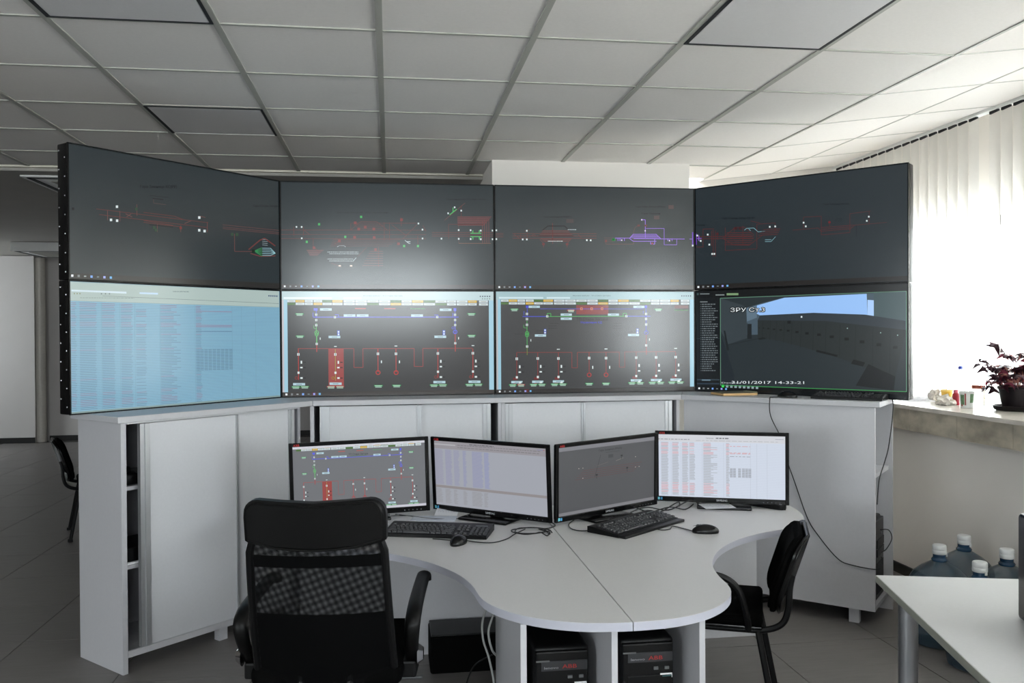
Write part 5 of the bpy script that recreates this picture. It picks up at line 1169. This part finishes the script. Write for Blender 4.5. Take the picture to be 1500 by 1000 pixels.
# ================================================================== water bottles
def bottle_mat():
    m = bpy.data.materials.new('blue_bottle_plastic'); m.use_nodes = True; nt = m.node_tree; p = nt.nodes['Principled BSDF']
    nz = nt.nodes.new('ShaderNodeTexNoise'); nz.inputs['Scale'].default_value = 6
    cr = nt.nodes.new('ShaderNodeValToRGB'); cr.color_ramp.elements[0].color = rgb(44, 62, 74); cr.color_ramp.elements[1].color = rgb(72, 94, 108)
    nt.links.new(nz.outputs['Fac'], cr.inputs['Fac']); nt.links.new(cr.outputs['Color'], p.inputs['Base Color'])
    p.inputs['Roughness'].default_value = 0.12; p.inputs['Alpha'].default_value = 0.62
    return m
M_bottle = bottle_mat(); M_cap = mat('bottle_cap', (212, 214, 214), 0.45, noise=0.02); M_neck = mat('bottle_neck', (28, 58, 84), 0.2, noise=0.05)
def bottle(x, y, label):
    t = thing('water_bottle', label, 'water bottle', (x, y, 0), random.uniform(0, 3), 'large water bottles')
    prof = [(0, 0.0), (0.11, 0.0), (0.132, 0.012), (0.137, 0.04), (0.137, 0.09), (0.131, 0.10), (0.131, 0.11), (0.137, 0.12), (0.137, 0.19), (0.131, 0.20), (0.131, 0.21), (0.137, 0.22), (0.138, 0.285), (0.132, 0.312), (0.115, 0.338), (0.085, 0.364), (0.052, 0.384), (0.033, 0.396)]
    bm = newbm(); lathe(bm, prof, 32); obj('body', bm, M_bottle, t, True)
    bm = newbm(); lathe(bm, [(0.034, 0.394), (0.037, 0.402), (0.033, 0.408), (0.029, 0.412), (0.029, 0.44), (0.0, 0.44)], 24); obj('neck', bm, M_neck, t, True)
    bm = newbm(); lathe(bm, [(0.0305, 0.428), (0.032, 0.430), (0.032, 0.446), (0.0305, 0.448), (0.032, 0.452), (0.0315, 0.468), (0.028, 0.472), (0, 0.472)], 24); obj('cap', bm, M_cap, t, True)
    for q, r_ in enumerate((0.0322,)):
        bm = newbm(); box(bm, -0.006, -r_ - 0.002, 0.418, 0.006, -r_ + 0.002, 0.436); obj('tear_tab', bm, M_cap, t)
bottle(2.611, 3.822, 'blue water bottle with white cap, leftmost of the four on the floor')
bottle(2.854, 3.981, 'blue water bottle with white cap, tallest looking, nearest to the wall corner')
bottle(2.872, 3.699, 'blue water bottle with white cap, rightmost of the four on the floor')
bottle(2.595, 3.512, 'blue water bottle with white cap, lowest cap of the four behind the table')

# ================================================================== things on the window ledge
ZL = 1.065
t = thing('potted_plant', 'dark purple leafy plant in a dark pot on the marble ledge', 'plant', (3.375, 4.275, ZL))
bm = newbm(); lathe(bm, [(0, 0), (0.095, 0), (0.108, 0.006), (0.115, 0.026), (0.110, 0.027), (0.102, 0.012), (0, 0.010)], 28); obj('saucer', bm, mat('dark_saucer', (16, 11, 11), 0.45, spec=0.2), t, True)
bm = newbm(); lathe(bm, [(0, 0.010), (0.066, 0.010), (0.085, 0.115), (0.090, 0.117), (0.090, 0.130), (0.082, 0.130), (0.078, 0.115), (0, 0.112)], 28); obj('pot', bm, mat('dark_pot', (17, 9, 12), 0.5, spec=0.2), t, True)
M_leaf = mat('purple_leaf', (62, 14, 34), 0.5, noise=0.25, nscale=40); M_leaf2 = mat('pink_leaf', (118, 32, 58), 0.5, noise=0.25, nscale=40); M_stem = mat('plant_stem', (176, 110, 96), 0.6)
rnd = random.Random(21); stems = newbm()
def leafmesh():
    bm = newbm()
    for k in range(3):
        a = R(120 * k); c, s = math.cos(a), math.sin(a)
        def q(x, y, z): return bm.verts.new((x * c - y * s, x * s + y * c, z))
        o0 = q(0, 0, 0); l = q(0.034, -0.030, -0.026); m_ = q(0.032, 0, -0.012); r_ = q(0.034, 0.030, -0.026); i1 = q(0.018, -0.014, -0.007); i2 = q(0.018, 0.014, -0.007)
        bm.faces.new((o0, i1, m_)); bm.faces.new((i1, l, m_)); bm.faces.new((o0, m_, i2)); bm.faces.new((i2, m_, r_))
    bmesh.ops.solidify(bm, geom=bm.faces[:], thickness=0.0007)
    return bm
L0 = obj('leaf', leafmesh(), M_leaf, t); me2 = L0.data.copy(); me2.materials.clear(); me2.materials.append(M_leaf2)
spots = [(-0.09, 0.02, 0.36, 1.7), (0.0, 0.09, 0.31, 1.2), (-0.06, 0.16, 0.27, 1.2), (-0.05, 0.20, 0.24, 1.2), (-0.07, -0.05, 0.30, 1.2)]
for k in range(58):
    a = rnd.uniform(0, 2 * math.pi); u = rnd.random(); rr = 0.03 + 0.15 * math.sqrt(u); z = 0.11 + 0.19 * (1 - (rr / 0.2) ** 2) * rnd.uniform(0.55, 1.1) + rnd.uniform(-0.03, 0.04)
    spots.append((rr * math.cos(a) * 0.60, rr * math.sin(a) * 1.1 + 0.01, max(0.06, z), rnd.uniform(0.9, 1.4)))
for k, (x, y, z, s) in enumerate(spots):
    x = min(x, 0.055)
    o = L0 if k == 0 else L0.copy()
    if k: C.objects.link(o)
    if rnd.random() < 0.28: o.data = me2
    o.location = (x, y, z); o.scale = (s, s, s); o.rotation_euler = (rnd.uniform(-0.6, 0.6), rnd.uniform(-0.6, 0.6), rnd.uniform(0, 6))
    tube(stems, smooth([(x * 0.15, y * 0.15, 0.11), (x * 0.6, y * 0.6, 0.11 + (z - 0.11) * 0.75 + 0.02), (x, y, z)], 4), 0.0012, 4)
o = obj('stems', stems, M_stem, t); o['kind'] = 'stuff'
# mug
t = thing('mug', 'white paper cup with green and dark pattern in front of the plant', 'cup', (3.225, 4.475, ZL))
bm = newbm(); lathe(bm, [(0, 0.0), (0.030, 0.0), (0.032, 0.004), (0.039, 0.088), (0.0405, 0.092), (0.038, 0.092), (0.031, 0.01), (0, 0.008)], 28); cu = obj('cup_body', bm, M_white, t, True)
bm = newbm()
def patch(a0, a1, z0, z1):
    def rad(z): return 0.032 + 0.007 * z / 0.088 + 0.0006
    n = 6; A = [[bm.verts.new((rad(z) * math.cos(R(a0 + (a1 - a0) * i / n)), rad(z) * math.sin(R(a0 + (a1 - a0) * i / n)), z)) for z in (z0, z1)] for i in range(n + 1)]
    for p, q in zip(A, A[1:]): bm.faces.new((p[0], q[0], q[1], p[1]))
patch(180, 215, 0.018, 0.075); patch(262, 300, 0.030, 0.080); obj('print_green', bm, mat('cup_green', (96, 128, 92), 0.5, noise=0.3, nscale=90), cu, True)
bm = newbm(); patch(218, 230, 0.016, 0.082); patch(182, 200, 0.010, 0.020); obj('print_red', bm, mat('cup_red', (150, 70, 66), 0.5, noise=0.3, nscale=90), cu, True)
t = thing('small_bottle', 'small red plastic bottle behind the patterned paper cup', 'bottle', (3.285, 4.655, ZL))
bm = newbm(); lathe(bm, [(0, 0), (0.019, 0), (0.021, 0.004), (0.020, 0.05), (0.017, 0.066), (0.010, 0.072), (0, 0.073)], 20); obj('body', bm, mat('red_plastic', (160, 22, 40), 0.35), t, True)
bm = newbm(); lathe(bm, [(0.011, 0.070), (0.012, 0.071), (0.012, 0.088), (0, 0.090)], 16); obj('cap', bm, mat('pink_cap', (200, 90, 110), 0.4), t, True)
t = thing('yellow_cup', 'yellow cup standing behind the crumpled napkin on the ledge', 'cup', (3.37, 4.86, ZL))
bm = newbm(); lathe(bm, [(0, 0), (0.024, 0), (0.034, 0.072), (0.036, 0.074), (0.032, 0.072), (0.024, 0.006), (0, 0.005)], 24); obj('cup_body', bm, mat('yellow_plastic', (222, 178, 70), 0.4), t, True)
bm = newbm(); lathe(bm, [(0.0335, 0.066), (0.0365, 0.068), (0.0365, 0.075), (0.033, 0.075)], 24); obj('rim', bm, mat('yellow_rim', (232, 200, 120), 0.4), t, True)
def crumple(name, loc, r, h, seed, label):
    rn = random.Random(seed); bm = newbm(); bmesh.ops.create_icosphere(bm, subdivisions=3, radius=1)
    for v in bm.verts:
        k = 1 + rn.uniform(-0.22, 0.25) + 0.25 * math.sin(v.co.x * 5 + seed) * math.sin(v.co.y * 6); v.co = (v.co.x * r * k, v.co.y * r * 1.5 * k, max(0, (v.co.z * k + 0.55)) * h)
    o = obj(name, bm, mat('napkin', (226, 220, 212), 0.9), None); o.location = loc; tag(o, label, 'napkin')
crumple('crumpled_napkin', (3.24, 4.69, ZL), 0.045, 0.035, 4, 'crumpled white napkin left of the patterned cup on the ledge')
crumple('crumpled_tissue', (3.40, 5.02, ZL), 0.03, 0.045, 8, 'small upright crumpled tissue beside the yellow cup')
sheet('paper_sheet', (3.27, 5.02, ZL), R(70), 0.30, 0.20, 'white papers lying on the ledge beside the right display', bend=0.004)
sheet('paper_sheet', (3.33, 5.12, ZL + 0.006), R(50), 0.24, 0.17, 'upper of the white papers on the ledge near the yellow cup', bend=0.004, ink=False)
t = thing('jar', 'glass jar with brown lid partly behind the purple plant', 'jar', (3.39, 4.60, ZL))
M_clear = mat('clear_plastic', (225, 230, 232), 0.08, noise=0.01, trans=0.9)
bm = newbm(); lathe(bm, [(0, 0), (0.034, 0), (0.037, 0.006), (0.037, 0.085), (0.033, 0.096), (0.030, 0.10)], 24); obj('glass_body', bm, M_clear, t, True)
bm = newbm(); lathe(bm, [(0.034, 0.098), (0.036, 0.099), (0.036, 0.116), (0.033, 0.118), (0, 0.118)], 24); obj('lid', bm, mat('brown_lid', (140, 64, 40), 0.45), t, True)
t = thing('clear_bottle', 'clear plastic bottle with blue cap in front of the bright blinds', 'bottle', (3.40, 4.775, ZL))
bm = newbm(); lathe(bm, [(0, 0), (0.026, 0), (0.029, 0.006), (0.029, 0.14), (0.024, 0.165), (0.012, 0.19), (0.011, 0.205)], 24); obj('body', bm, M_clear, t, True)
bm = newbm(); lathe(bm, [(0.0125, 0.203), (0.013, 0.204), (0.013, 0.222), (0, 0.223)], 16); obj('cap', bm, mat('blue_cap', (40, 60, 140), 0.4), t, True)
